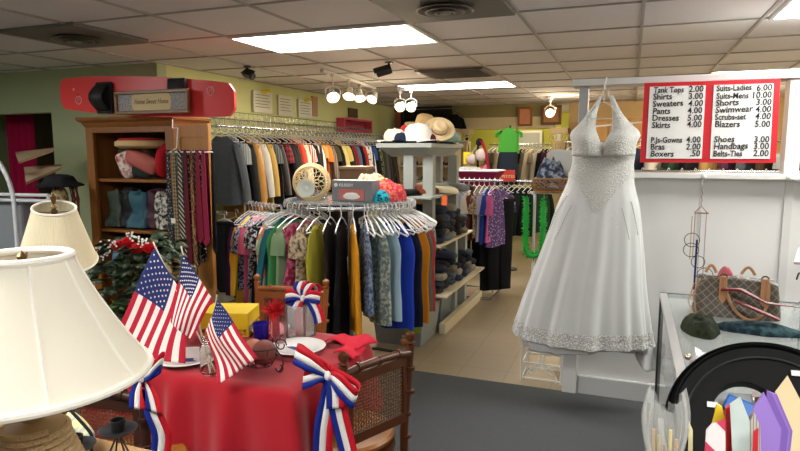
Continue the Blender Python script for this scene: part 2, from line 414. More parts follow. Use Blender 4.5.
RC = [('Suits-Ladies', '6.00'), ('Suits-Mens', '10.00'), ('Shorts', '3.00'), ('Swimwear', '4.00'), ('Scrubs-set', '4.00'), ('Blazers', '5.00'), None, ('Shoes', '3.00'), ('Handbags', '3.00'), ('Belts-Ties', '2.00')]
for col, u0, u1 in ((LC, .075, .455), (RC, .55, .945)):
    for i, row in enumerate(col):
        if not row: continue
        v = .108 + i * .087 + (.0 if i < 6 else .01)
        for txt, u, al in ((row[0], u0, 'LEFT'), (row[1], u1, 'RIGHT')):
            p = bl(u, v + .02 + rnd.uniform(-.004, .004)); p.y = 3.9245
            lettering(txt, wall_text_matrix(p, rnd.uniform(-.02, .03)), (.05 if len(txt) < 9 else .047), ink, t, align=al, shear=rnd.uniform(-.05, .12), xs=.9 if len(txt) < 9 else .8, space=1.0, off=.0008)
def picture(px0, px1, py0, py1, Y, label, fm, cm, cm2, nm='framed_picture'):
    a, e = at(px0, py1, Y=Y), at(px1, py0, Y=Y); t = thing(nm, label, 'picture', ((a.x + e.x) / 2, Y, a.z))
    f = MB(); w = (e.x - a.x) * .13; x0, x1, z0, z1 = a.x, e.x, a.z, e.z
    f.box(x0, x1, Y - .03, Y, z0, z0 + w); f.box(x0, x1, Y - .03, Y, z1 - w, z1); f.box(x0, x0 + w, Y - .03, Y, z0 + w, z1 - w); f.box(x1 - w, x1, Y - .03, Y, z0 + w, z1 - w)
    f.build('frame', fm, t, smooth=False, bev=.004)
    g = MB(); g.box(x0 + w, x1 - w, Y - .012, Y - .002, z0 + w, z1 - w); g.build('canvas', mat(cm, rough=.6, pattern='mottle', color2=cm2, scale=5.), t, smooth=False)
    return t
picture(518, 533, 107, 126, 10.16, 'small orange and pink picture on the far beam above the green shirt', mat('#8a5a30', rough=.5), '#c96a3e', '#d8a580')
picture(541, 562, 105, 125, 10.16, 'brown framed picture on the far beam behind the single glowing spot lamp', mat('#6b431f', rough=.5), '#b98c50', '#8c6236')
picture(382, 404, 108, 134, 10.18, 'dark red framed picture hanging on the black end wall', mat('#3a2020', rough=.5), '#b4453f', '#d3907a')
# ------------------------------------------------------------------ clothes
HG_WHITE = mat('#e9e9e6', rough=.3)
def hanger_mesh(b, W=.2, M=None, r=.0045):
    hook = [(.03, 0, -.02), (.03, 0, .0), (.022, 0, .016), (.008, 0, .022), (-.008, 0, .014), (-.013, 0, 0), (-.006, 0, -.014), (0, 0, -.03), (0, 0, -.055)]
    b.tube([(x * .8, y, z) for x, y, z in hook], r * .7, 5, M=M)
    b.tube([(0, 0, -.055), (W * .5, 0, -.085), (W, 0, -.135), (W * .96, 0, -.15), (0, 0, -.152), (-W * .96, 0, -.15), (-W, 0, -.135), (-W * .5, 0, -.085)], r, 5, closed=True, M=M)
def garment_geo(kind, seed, W=.2, L=None):
    """closed cloth body hanging under a hanger; x across, y thickness, z down from the hook"""
    r = random.Random(seed); b = MB(); sl = []
    P = dict(tee=(.66, .03, 1.0, 1.06), longs=(.68, .03, 1.0, 1.05), jacket=(.74, .04, 1.02, 1.08), tank=(.62, .12, .78, 1.0), dress=(.95, .06, .85, 1.25), coat=(.95, .04, 1.02, 1.15), skirt=(.6, 0, .72, 1.2), top=(.6, .08, .95, 1.1))[kind]
    L = L or P[0]; neck = P[1]; flare = P[3]; N = 28; V = 16
    ph = r.uniform(0, 6); amp = r.uniform(.006, .012); lean = r.uniform(-.015, .015)
    T = dict(jacket=.034, coat=.036, longs=.026, tee=.022).get(kind, .019)
    vs = []
    for j in range(V + 1):
        v = j / V
        for i in range(N):
            a = 2 * PI * i / N; cx, sy = math.cos(a), math.sin(a)
            u = math.copysign(abs(cx) ** .8, cx)
            if kind == 'tank': w = W * (.62 + .38 * min(1, v / .22) ** .7) if v < .3 else W * (1 - .06 * math.sin(PI * min(1, (v - .3) / .5)) + (flare - 1) * v)
            elif kind == 'skirt': w = W * (.7 + .35 * v)
            elif kind == 'dress': w = W * (.95 - .2 * math.sin(PI * min(1, v / .5)) + (flare - .9) * max(0, v - .3))
            else: w = W * (1 - .04 * math.sin(PI * v) + (flare - 1) * v)
            zs = -.085 - (.055 if kind in ('tank', 'dress', 'top') else .1) * abs(u) ** 1.1
            if abs(u) < .36: zs = -.088 - neck * (1 - (abs(u) / .36) ** 2) * (1.0 if sy < 0 else .45)
            if kind == 'skirt': zs = -.15
            t = T * (.25 + .75 * min(1, v * 5)) * (1 + .25 * v)
            z = zs + (-L - zs) * v + (.012 * math.sin(3 * u + ph) if v == 1 else 0)
            y = t * math.copysign(abs(sy) ** .7, sy) + amp * v ** .5 * math.sin(9 * u + ph + 2 * v) + lean * v
            vs.append((w * u, y, z))
    fs = [(j * N + i, j * N + (i + 1) % N, (j + 1) * N + (i + 1) % N, (j + 1) * N + i) for j in range(V) for i in range(N)]
    fs.append(tuple(range(V * N, V * N + N)))
    # close the shoulder line, leaving a neckline dip
    for i in range(N // 2): fs.append((i, (N - i) % N, (N - i - 1) % N, i + 1)) if i + 1 <= N // 2 else None
    fs = [tuple(dict.fromkeys(q)) for q in fs]; fs = [q for q in fs if len(q) > 2]
    b.add(vs, fs)
    sleeves = []
    SLN = dict(tee=.22, longs=.52, jacket=.56, coat=.58, top=.16, dress=.0, tank=0, skirt=0)[kind]
    if SLN:
        for s in (-1, 1):
            q = MB(); k = 7; sp = r.uniform(.2, .3) if kind == 'tee' else r.uniform(.12, .2)
            pts = []; rs = []
            for i in range(k):
                t = i / (k - 1)
                x = s * (W * .9 + sp * t * (SLN if SLN < .3 else .8) * (1 - .35 * t)); z = -.2 - SLN * t * (.75 if SLN < .3 else .95)
                pts.append((x, .004 * math.sin(4 * t + ph) + lean * t, z)); rs.append((.062 if SLN > .3 else .07) * (1 - .3 * t if SLN > .3 else 1 - .02 * t) * (.8 if i == 0 else 1))
            pts[0] = (s * W * .82, 0, -.175)
            q.tube(pts, rs, 10, flat=.45)
            sleeves.append(q)
    return b, sleeves
def garment(name, kind, m, label, cat, loc, rz, group=None, seed=0, W=.2, L=None, hm=None, sm=None):
    t = thing(name, label, cat, loc, rz, group)
    b, sl = garment_geo(kind, seed, W, L)
    b.build('body', m, t, local=True, angle=70)
    for q in sl: q.build('sleeve', sm or m, t, local=True, angle=70)
    h = MB(); hanger_mesh(h, W * .93); h.build('hanger', hm or HG_WHITE, t, local=True)
    return t
def trousers(m, label, loc, rz, group=None, seed=0, L=.95, name='trousers'):
    r = random.Random(seed); t = thing(name, label, 'trousers', loc, rz, group)
    b = MB(); W = .17; N = 16; V = 10
    for s in (-1, 1):
        def f(u, v, s=s):
            a = 2 * PI * u; w = (.087 - .02 * v) if v > .25 else .088
            return (s * (.082 - .006 * v) + w * math.cos(a), .02 * math.sin(a) * (1 + .3 * math.sin(5 * v + seed)), -.1 - (L - .1) * v)
        b.grid(f, N, V, closeu=True)
    b.tube([(-.17, 0, -.1), (.17, 0, -.1)], .022, 8, flat=.9)
    b.build('body', m, t, local=True)
    h = MB(); hanger_mesh(h, .18); h.build('hanger', HG_WHITE, t, local=True)
    return t
def garment_row(items, pos, where, group, hm=None, W=.2, jit=.06, rzoff=0.):
    """items: (name, kind, colour words, material, length); each label names its neighbours on the rail"""
    n = len(items)
    for i, it in enumerate(items):
        nm, kind, words, m, L = it[:5]
        noun = nm.replace('_', ' ')
        def short(k): return items[k][2].split(',')[0] + ' ' + items[k][0].replace('_', ' ')
        if i == 0: lab = '%s %s, end piece %s beside the %s' % (words, noun, where, short(1))
        elif i == n - 1: lab = '%s %s, end piece %s beside the %s' % (words, noun, where, short(i - 1))
        else: lab = '%s %s between the %s and the %s %s' % (words, noun, short(i - 1), short(i + 1), where)
        ws = lab.split()
        if len(ws) > 16: lab = '%s %s between the %s and the %s' % (words, noun, short(i - 1), short(i + 1))
        loc, rz = pos(i, n)
        if kind == 'trousers': trousers(m, lab, loc, rz, group, i * 7 + n, L or .95)
        else: garment(nm, kind, m, lab, 'clothing', loc, rz + rnd.uniform(-jit, jit) + rzoff, group, i * 13 + n, W, L, hm, it[5] if len(it) > 5 else None)
# the long rail on the yellow wall
RX = -3.62
def rail(name, p, q, r, label, cat, m=CHROME, drops=()):
    t = thing(name, label, cat, ((p[0] + q[0]) / 2, (p[1] + q[1]) / 2, min(p[2], q[2])))
    b = MB(); b.tube([p, q], r, 10); b.build('rail_tube', m, t)
    for d in drops:
        k = MB(); k.tube(d, r * .9, 8); k.build('bracket', m, t)
    return t
YR0, YR1, ZR = 4.66, 8.75, 1.845
rail('clothes_rail', (RX, YR0, ZR), (RX, YR1, ZR), .013, 'chrome upper rail on the yellow wall holding the long row of tops', 'clothes rail', drops=[[(RX, y, ZR), (-4.0, y, ZR)] for y in (4.8, 6.0, 7.2, 8.4)])
rail('clothes_rail', (RX, YR0, 1.02), (RX, 7.9, 1.02), .013, 'chrome lower rail on the yellow wall holding dark clothes', 'clothes rail', drops=[[(RX, y, 1.02), (-4.0, y, 1.02)] for y in (4.8, 6.0, 7.2)])
t = thing('wire_grid_panel', 'chrome wire grid panel on the yellow wall above the long clothes rail', 'display grid', (-3.96, 6.7, 1.8))
b = MB(); y = 4.66
while y < 8.9: b.tube([(-3.97, y, 1.78), (-3.97, y, 2.02)], .003, 5); y += .085
for z in (1.78, 1.86, 1.94, 2.02): b.tube([(-3.965, 4.66, z), (-3.965, 8.9, z)], .0035, 5)
b.build('wires', CHROME, t)
b = MB(); b.tube([(-3.86, 4.7, 1.935), (-3.86, 8.8, 1.935)], .008, 8)
for y in (4.8, 6.0, 7.2, 8.4): b.tube([(-3.86, y, 1.935), (-3.99, y, 1.935)], .006, 6)
b.build('hang_bar', CHROME, t)
hp = thing('empty_hanger', 'empty clear hanger on the wire grid above the clothes', 'hanger', (-3.86, 4.75, 1.935), 0, 'empty hangers on the wall grid')
h = MB(); hanger_mesh(h, .17); h.build('frame', CLEAR, hp, local=True)
for k in range(1, 38):
    c_ = copy_tree(hp); c_.location = (-3.86, 4.75 + k * .107, 1.935); c_.rotation_euler = (0, 0, rnd.uniform(-.35, .1))
blk, navy = cloth('#141519'), cloth('#1a2134')
TOPS = [
    ('jacket', 'jacket', 'slate grey knit', cloth('#4e5458', pattern='mottle', color2='#3c4246', scale=30.), None),
    ('shirt', 'tee', 'light grey striped', cloth('#8b9190', pattern='stripe_v', color2='#6f7675', scale=30.), .72),
    ('jacket', 'jacket', 'plain black', blk, .7),
    ('coat', 'coat', 'mustard tan', cloth('#a87a3a', rough=.5), .92),
    ('shirt', 'longs', 'pale grey', cloth('#b4b3ac'), .7),
    ('cardigan', 'longs', 'yellow ochre', cloth('#a98b46'), .84),
    ('shirt', 'tee', 'grey and black striped', cloth('#3b4144', pattern='stripe_v', color2='#5d6466', scale=26.), None),
    ('blouse', 'longs', 'black velvet', cloth('#101014', sheen=.3), .78),
    ('shirt', 'tee', 'dark maroon plaid', cloth('#40171f', pattern='check', color2='#7d2833', scale=18.), None),
    ('jacket', 'jacket', 'long black', blk, .86),
    ('sweater', 'longs', 'deep charcoal', cloth('#26272b'), None),
    ('blouse', 'tee', 'coral red', cloth('#d2452f'), .72),
    ('blouse', 'longs', 'cream satin', cloth('#ddd3bb', rough=.5), .72),
    ('shirt', 'tee', 'red and white striped', cloth('#c23a44', pattern='stripe_v', color2='#e8dcd4', scale=24.), None),
    ('sweater', 'longs', 'jet black', blk, .76),
    ('shirt', 'longs', 'white piped black', cloth('#2a2a2e', pattern='stripe_v', color2='#e4e0d8', scale=9.), None),
    ('vest', 'top', 'camel tan', cloth('#b0854c'), None),
    ('blouse', 'tee', 'bright orange', cloth('#e0702a'), .7),
    ('shirt', 'longs', 'taupe striped', cloth('#877a6b', pattern='stripe_v', color2='#5b5148', scale=22.), None),
    ('shirt', 'tee', 'olive brown', cloth('#4b4330'), None),
    ('jacket', 'jacket', 'soft black', cloth('#1c1c1e'), None),
    ('blouse', 'longs', 'pale yellow', cloth('#e2cd80'), .76),
    ('shirt', 'tee', 'butter yellow', cloth('#d6bb68'), .68),
    ('sweater', 'longs', 'forest green', cloth('#202f26'), None),
    ('blouse', 'longs', 'deep red', cloth('#8c1f2a'), None),
    ('shirt', 'longs', 'steel blue', cloth('#5f7488', pattern='stripe_v', color2='#4a5c6e', scale=28.), None),
    ('sweater', 'longs', 'ink black', blk, None),
    ('cardigan', 'longs', 'scarlet', cloth('#b32a2a'), None),
    ('blouse', 'longs', 'white dotted black', cloth('#e2dccd', pattern='dots', color2='#57504a', scale=30.), None),
    ('shirt', 'longs', 'black and white striped', cloth('#e6e4e0', pattern='stripe_v', color2='#18181c', scale=10.), None),
    ('shirt', 'tee', 'cobalt blue', cloth('#2f4c8e'), None),
    ('jacket', 'jacket', 'matt black', blk, None),
    ('blouse', 'longs', 'black floral', cloth('#1b1c1c', pattern='floral', color2='#8c8b60', scale=22.), None),
    ('jacket', 'jacket', 'dark olive', cloth('#35372a'), .8),
    ('sweater', 'longs', 'dull grey', cloth('#55534f'), None),
    ('coat', 'coat', 'dark brown leather', cloth('#392f29', rough=.5), .98),
    ('coat', 'coat', 'soft charcoal', cloth('#2b2a2c'), .92),
    ('jacket', 'jacket', 'brown tweed', cloth('#4c3d31', pattern='mottle', color2='#37291f', scale=50.), .82)]
garment_row(TOPS, lambda i, n: ((RX, YR0 + .07 + (YR1 - YR0 - .2) * i / (n - 1), ZR), 0), 'on the upper wall rail', 'tops on the upper wall rail', W=.215, rzoff=-.04)
LOW = []
dk = ['#15161a', '#191b22', '#24201f', '#101114', '#1f2530', '#2b1c24', '#16181b', '#2a2a2d', '#141417', '#1e1a18', '#20242c', '#121316', '#261d20', '#191919', '#1d222a', '#151517', '#222226', '#17181c']
dn = ['black', 'ink blue', 'dark brown', 'jet black', 'navy', 'dark plum', 'soft black', 'charcoal', 'coal black', 'umber', 'midnight blue', 'plain black', 'dark wine', 'dull black', 'slate navy', 'matt black', 'graphite', 'smoky black']
for k in range(18): LOW.append((['trousers', 'skirt', 'trousers', 'dress'][k % 4], ['trousers', 'skirt', 'trousers', 'dress'][k % 4], dn[k], cloth(dk[k]), .78))
garment_row(LOW, lambda i, n: ((RX, 4.74 + 3.0 * i / (n - 1), 1.02), rnd.uniform(-.1, .1)), 'on the lower wall rail', 'dark clothes on the lower wall rail', W=.21)
# ------------------------------------------------------------------ round rack
RC_ = Vector((-1.91, 3.96, 0)); RR = .455; RZ_ = 1.225
t = thing('round_clothes_rack', 'round chrome clothes rack ringed with hanging tops', 'clothes rack', RC_)
def ring(r, z, n=48): return [(RC_.x + r * math.cos(2 * PI * i / n), RC_.y + r * math.sin(2 * PI * i / n), z) for i in range(n)]
b = MB(); b.tube(ring(RR, RZ_), .013, 10, closed=True); b.build('ring', CHROME, t)
b = MB(); b.lathe([(.0001, RZ_ + .024), (RR + .02, RZ_ + .024), (RR + .025, RZ_ + .03), (RR + .02, RZ_ + .036), (.0001, RZ_ + .036)], 48, RC_); b.build('top_disc', mat('#7d8587', rough=.15, alpha=.45), t)
b = MB(); b.tube([(RC_.x, RC_.y, .1), (RC_.x, RC_.y, RZ_ + .02)], .02, 12); b.build('pole', CHROME, t)
for k in range(4):
    a = PI / 4 + k * PI / 2; b = MB(); d = Vector((math.cos(a), math.sin(a), 0))
    b.tube([RC_ + Vector((0, 0, RZ_)), RC_ + d * RR + Vector((0, 0, RZ_))], .01, 8); b.build('spoke', CHROME, t)
    b = MB(); b.tube([RC_ + Vector((0, 0, .12)), RC_ + d * .2 + Vector((0, 0, .1)), RC_ + d * .42 + Vector((0, 0, .035)), RC_ + d * .42 + Vector((0, 0, .009))], .012, 8); b.build('leg', mat('#2a2a2c', rough=.4, metal=.6), t)
stripes3 = cloth('#e8dcd6', pattern='stripe_h', color2='#d8746a', scale=8.)
RND = [
    ('cardigan', 'longs', 'deep purple', cloth('#3b2358'), .72),
    ('blouse', 'longs', 'bright yellow', cloth('#d8b53a'), .8),
    ('shirt', 'tee', 'navy and white floral', cloth('#20263c', pattern='floral', color2='#9aa7bd', scale=24.), None),
    ('shirt', 'tee', 'dusty pink', cloth('#b8587c'), .8),
    ('skirt', 'skirt', 'off white pleated', cloth('#c5beb2', pattern='stripe_v', color2='#a79f93', scale=20.), .95),
    ('top', 'top', 'black and white printed', cloth('#17181c', pattern='floral', color2='#c7ccd2', scale=22.), .62),
    ('dress', 'dress', 'long black', blk, .92),
    ('top', 'tank', 'orange striped white', cloth('#e6ddd2', pattern='stripe_d', color2='#cf7a55', scale=7.), .76),
    ('dress', 'tank', 'navy blue', navy, .84),
    ('top', 'top', 'grey banded black', cloth('#1b1c20', pattern='stripe_h', color2='#a6a49e', scale=4.), .74),
    ('top', 'tee', 'pastel colour blocked', cloth('#9cc49a', pattern='stripe_d', color2='#e27d70', scale=6.), .62),
    ('shirt', 'longs', 'teal and black', cloth('#20606a'), .8),
    ('top', 'tank', 'light green', cloth('#3f8048'), .6),
    ('top', 'top', 'sage green', cloth('#7a9470'), .58),
    ('blouse', 'dress', 'crimson floral', cloth('#8c2448', pattern='floral', color2='#c76a80', scale=18.), .92),
    ('top', 'top', 'beige leaf printed', cloth('#b9a788', pattern='floral', color2='#4a4038', scale=22.), .6),
    ('top', 'tank', 'lime yellow', cloth('#b0a83a'), .82),
    ('dress', 'dress', 'dark brown', cloth('#2b2422'), .9),
    ('dress', 'dress', 'plain black', blk, .9),
    ('top', 'tank', 'golden orange', cloth('#dc9420'), .82),
    ('top', 'tank', 'blue floral', cloth('#7d90ab', pattern='floral', color2='#39445c', scale=26.), .7),
    ('top', 'tank', 'grey green', cloth('#687d78', pattern='floral', color2='#b5bcab', scale=24.), .78),
    ('top', 'tank', 'light blue', cloth('#9cb8c8'), .74),
    ('top', 'tank', 'royal blue', cloth('#233fae'), .84),
    ('top', 'tank', 'midnight navy', navy, .84),
    ('top', 'tank', 'mustard orange', cloth('#d98a24'), .84),
    ('top', 'tank', 'heather grey', cloth('#77756f', pattern='mottle', color2='#5c5a55', scale=60.), .76),
    ('top', 'tank', 'coral pink', cloth('#c84a44'), .8),
    ('top', 'tank', 'bright red', cloth('#b41c28'), .82),
    ('top', 'top', 'grey lace', cloth('#6a6a6c', pattern='lace', color2='#a6a6a6', scale=60.), .66)]
A0, A1 = math.radians(-168), math.radians(34)
rail('clothes_rail', (-2.9, 4.06, 1.18), (-2.56, 4.06, 1.18), .011, 'short chrome rail at the left of the round clothes rack', 'clothes rail', drops=[[(-2.9, 4.06, 1.18), (-2.9, 4.06, .0)], [(-2.56, 4.06, 1.18), (-2.56, 4.06, .0)]])
garment_row(RND[:8], lambda i, n: ((-2.86 + .04 * i, 4.06 - .012 * i, 1.185), math.radians(80)), 'on the short chrome rail', 'tops on the short chrome rail', hm=CLEAR, W=.19)
RND = RND[8:]
def rpos(i, n):
    a = A0 + (A1 - A0) * i / (n - 1)
    return ((RC_.x + RR * math.cos(a), RC_.y + RR * math.sin(a), RZ_ + .008), a + rnd.uniform(-.1, .1) + (.12 if i % 2 else -.05))
garment_row(RND, rpos, 'on the round rack', 'tops on the round rack', W=.175)
# hangers are hooked all the way round
hp = thing('empty_hanger', 'empty white hanger crowded on the right side of the round rack', 'hanger', (RC_.x, RC_.y, RZ_), 0, 'empty white hangers on the round rack')
h = MB(); hanger_mesh(h, .19, r=.0055); h.build('frame', HG_WHITE, hp, local=True)
for k in range(26):
    c_ = hp if k == 0 else copy_tree(hp); a = math.radians(-50 + k * 4.3)
    c_.location = (RC_.x + RR * math.cos(a), RC_.y + RR * math.sin(a), RZ_ + .01); c_.rotation_euler = (0, rnd.uniform(.05, .3), a + rnd.uniform(-.15, .15))
hp = thing('empty_hanger', 'empty clear hanger on the left side of the round rack', 'hanger', (RC_.x, RC_.y, RZ_), 0, 'empty clear hangers on the round rack')
h = MB(); hanger_mesh(h, .18, r=.005); h.build('frame', mat('#c5c9ca', rough=.2, metal=.3), hp, local=True)
for k in range(16):
    c_ = hp if k == 0 else copy_tree(hp); a = math.radians(-183 - k * 4.5 + 45)
    c_.location = (RC_.x + RR * math.cos(a), RC_.y + RR * math.sin(a), RZ_ + .012); c_.rotation_euler = (0, rnd.uniform(.0, .1), a + rnd.uniform(-.2, .2))
# things on the round rack top
TZ = RZ_ + .037
def basket(name, label, c, r, h, tilt, wm, cat='basket', strands=26, cap=False):
    t = thing(name, label, cat, c)
    M = Matrix.Translation(c) @ tilt
    def prof(v): return r * (.72 + .36 * math.sin(PI * (.15 + .7 * v)))
    b = MB()
    for s in (-1, 1):
        for k in range(strands):
            a0 = 2 * PI * k / strands
            pts = [M @ Vector((prof(v) * math.cos(a0 + s * 1.1 * v), prof(v) * math.sin(a0 + s * 1.1 * v), h * v)) for v in [q / 8 for q in range(9)]]
            b.tube(pts, r * .022, 4)
    b.build('woven_side', wm, t)
    if cap:
        b = MB(); R1 = prof(1)
        for s in (-1, 1):
            for k in range(14):
                a0 = 2 * PI * k / 14; b.tube([M @ Vector((R1 * q / 6 * math.cos(a0 + s * .9 * (1 - q / 6)), R1 * q / 6 * math.sin(a0 + s * .9 * (1 - q / 6)), h + .25 * r * (1 - (q / 6) ** 2))) for q in range(7)], r * .024, 4)
        b.build('woven_base', wm, t)
    for v, nm in ((0, 'base_ring'), (1, 'rim')):
        b = MB(); b.tube([M @ Vector((prof(v) * math.cos(2 * PI * k / 28), prof(v) * math.sin(2 * PI * k / 28), h * v)) for k in range(28)], r * .06, 6, closed=True); b.build(nm, wm, t)
    return t, M, prof
c = at(311, 197, Y=3.78); c.z = TZ + .125
vx = Vector((.35, -.9, .05)).normalized(); u = vx.orthogonal().normalized()
TL = frame((0, 0, 0), u, vx.cross(u), vx)
cb = c - vx * .13
wick = mat('#cdb98a', rough=.7)
t, M, prof = basket('wicker_basket', 'round pale wicker basket lying on its side on the round rack', cb, .125, .17, TL, wick, strands=34, cap=True)
pl = at(308, 195, Y=3.64); pl = cb + vx * .215 + Vector((-.025, 0, -.045))
t = thing('white_dish', 'white scalloped dish propped in front of the wicker basket', 'dish', pl)
b = MB(); M2 = frame(pl, u, vx.cross(u), vx); b.lathe([(.0001, 0), (.035, .002), (.056, .01), (.062, .016), (.059, .017), (.035, .01), (.0001, .006)], 40, M=M2, wob=lambda a, i: .05 * abs(math.sin(4 * a)) if i in (2, 3, 4) else 0); b.build('bowl', mat('#c3c9bd', rough=.4), t)
b = MB(); b.lathe([(.0001, .006), (.018, .007), (.018, .016), (.0001, .018)], 16, M=M2); b.build('centre_knob', mat('#c2c6be', rough=.3), t)
a = at(332, 206, Y=3.72); e = at(372, 206, Y=3.72); bh = .145
t = thing('appliance_box', 'grey printed cardboard box standing on the round rack front', 'box', ((a.x + e.x) / 2, 3.76, TZ))
bx = (a.x, e.x); b = MB(); b.box(bx[0], bx[1], 3.72, 3.86, TZ, TZ + bh); b.build('carton', mat('#75787c', rough=.5), t, smooth=False, bev=.003)
b = MB(); b.box(bx[0] + .055, bx[1] - .055, 3.716, 3.7199, TZ + .012, TZ + .085); b.build('printed_window', mat('#b8685e', rough=.5), t, smooth=False)
b = MB(); b.ellipsoid(((bx[0] + bx[1]) / 2, 3.7155, TZ + .035), .065, .0015, .02); b.ellipsoid(((bx[0] + bx[1]) / 2, 3.7155, TZ + .05), .05, .002, .012); b.build('printed_dish', mat('#e3e3de', rough=.4), t)
lettering('KILBERY', wall_text_matrix((bx[0] + .055, 3.7185, TZ + .102)), .03, mat('#dddddd'), t)
b = MB(); b.prism([(bx[0] + .032 + .014 * math.cos(k * PI / 3), TZ + .112 + .014 * math.sin(k * PI / 3)) for k in range(6)], 3.717, 3.7199); b.build('printed_emblem', mat('#dddddd'), t, smooth=False)
a = at(343, 195, Y=4.1); e = at(369, 168, Y=4.1)
t = thing('wooden_box', 'dark brown wooden box behind the grey printed carton', 'box', ((a.x + e.x) / 2, 4.12, TZ))
b = MB(); b.box(a.x, e.x, 4.04, 4.2, TZ, e.z - .012); b.build('body', mat('#5a4330', rough=.5, pattern='wood', color2='#3f2d1f', scale=22.), t, smooth=False, bev=.004)
b = MB(); b.box(a.x - .006, e.x + .006, 4.034, 4.206, e.z - .012, e.z + .012); b.build('lid', mat('#644b36', rough=.5), t, smooth=False, bev=.004)
def heap(name, label, c, rx, ry, h, m, cat, seed, group=None, amp=.35, n=30):
    b = MB(); c = Vector(c)
    def f(u, v):
        a = 2 * PI * u; rr = 1 - v
        p = Vector((math.cos(a) * rr, math.sin(a) * rr, 0))
        nz = noise.noise(Vector((p.x * 2.3 + seed, p.y * 2.3, seed))) + .5 * noise.noise(Vector((p.x * 6 + seed, p.y * 6, seed)))
        edge = 1 + .16 * noise.noise(Vector((math.cos(a) * 1.6, math.sin(a) * 1.6, seed + 3.)))
        z = h * max(0, (1 - rr ** 2.6)) ** .6 * (1 + amp * nz) if rr < .999 else 0
        return c + Vector((p.x * rx * edge, p.y * ry * edge, z))
    b.grid(f, n, 12, closeu=True)
    o = b.build(name, m, angle=80); tag(o, label, cat, group); return o
c = at(372, 207, Y=3.96); 
heap('scarf', 'cream and yellow flowered scarf heaped on the round rack', (c.x - .02, 4.0, TZ), .19, .14, .17, cloth('#d8c69a', pattern='floral', color2='#b0603c', scale=24.), 'scarf', 3)
c = at(392, 207, Y=3.98)
heap('scarf', 'red and pink flowered scarf heaped at the right of the rack top', (c.x - .02, 3.92, TZ), .14, .12, .13, cloth('#b82a48', pattern='floral', color2='#d07a50', scale=26.), 'scarf', 8)
c = at(377, 205, Y=3.8)
heap('scarf', 'small turquoise and black printed scarf beside the grey carton', (c.x + .035, 3.8, TZ), .06, .07, .07, cloth('#1fa5b8', pattern='floral', color2='#15161a', scale=20.), 'scarf', 5)
heap('dark_cloth', 'dark blue crumpled cloth at the left of the wicker basket', (RC_.x - .33, 3.98, TZ), .11, .12, .04, cloth('#30354a'), 'cloth', 9)
# paper signs on the yellow wall
for k, (px0, px1, py0, py1, lab, bow) in enumerate([(254, 272, 93, 112, 'white paper price sign on the yellow wall nearest the kiteboard, yellow tag on top', True), (279, 292.5, 97, 115, 'plain white paper sign in the middle of three on the yellow wall', False), (299, 312, 101, 117, 'white paper sign with a yellow tag, farthest of three along the wall', True)]):
    a = at(px0, py1, X=-3.97); e = at(px1, py0, X=-3.97)
    t = thing('paper_sign', lab, 'sign', (-3.97, (a.y + e.y) / 2, a.z))
    b = MB(); b.box(-3.99, -3.97, a.y, e.y, a.z, e.z); b.build('sheet', mat('#dddcc8', rough=.7), t, smooth=False)
    M = frame((-3.9685, a.y + .03, e.z - .05), (0, 1, 0), (0, 0, 1), (1, 0, 0))
    for r_, tx in enumerate([('TOPS', 'SIZE S'), ('TOPS', 'SIZE M'), ('TOPS', 'SIZE L')][k]): pass
    for r_ in range(5):
        b = MB(); zz = e.z - .045 - r_ * .034; b.box(-3.9695, -3.968, a.y + .03, e.y - .05 - (r_ % 2) * .04, zz, zz + .006); b.build('writing_line', mat('#6b6a66', rough=.6), t, smooth=False)
    if bow:
        b = MB(); zc = e.z + .005; yc = (a.y + e.y) / 2 + .05
        for s in (-1, 1): b.prism([(0, 0), (.02, 0)], 0, 0) if False else b.ellipsoid((-3.955, yc + s * .045, zc + s * .016), .008, .055, .018)
        b.build('yellow_tag', cloth('#e8cf2c'), t)
a = at(313, 116, X=-3.97); e = at(318, 97, X=-3.97)
b = MB(); b.box(-3.99, -3.975, a.y, e.y, a.z, e.z); tag(b.build('paper_note', mat('#b98f72', rough=.7), smooth=False), 'narrow brown card on the yellow wall right of the paper signs', 'card')
a = at(349, 117, X=-3.97); e = at(358, 109, X=-3.97)
b = MB(); b.box(-3.99, -3.97, a.y, e.y, a.z, e.z); tag(b.build('wall_plaque', mat('#5c4a34', rough=.6), smooth=False, bev=.006), 'small dark square plaque high on the yellow wall', 'plaque')
a = at(339, 128, X=-3.95); e = at(367, 121, X=-3.95)
t = thing('pink_shelf', 'pink open wall shelf above the far end of the long clothes rail', 'shelf', (-3.9, (a.y + e.y) / 2, a.z))
b = MB(); pk = mat('#c9405c', rough=.5); b.box(-3.99, -3.86, a.y, e.y, e.z - .03, e.z); b.build('top_board', pk, t, smooth=False)
b = MB(); b.box(-3.99, -3.86, a.y, e.y, a.z - .05, a.z - .02); b.build('bottom_board', pk, t, smooth=False)
for y in (a.y, e.y - .03): b = MB(); b.box(-3.99, -3.86, y, y + .03, a.z - .02, e.z - .03); b.build('end_board', pk, t, smooth=False)
b = MB(); b.box(-3.995, -3.98, a.y + .03, e.y - .03, a.z - .02, e.z - .03); b.build('back_board', mat('#a83a52', rough=.6), t, smooth=False)
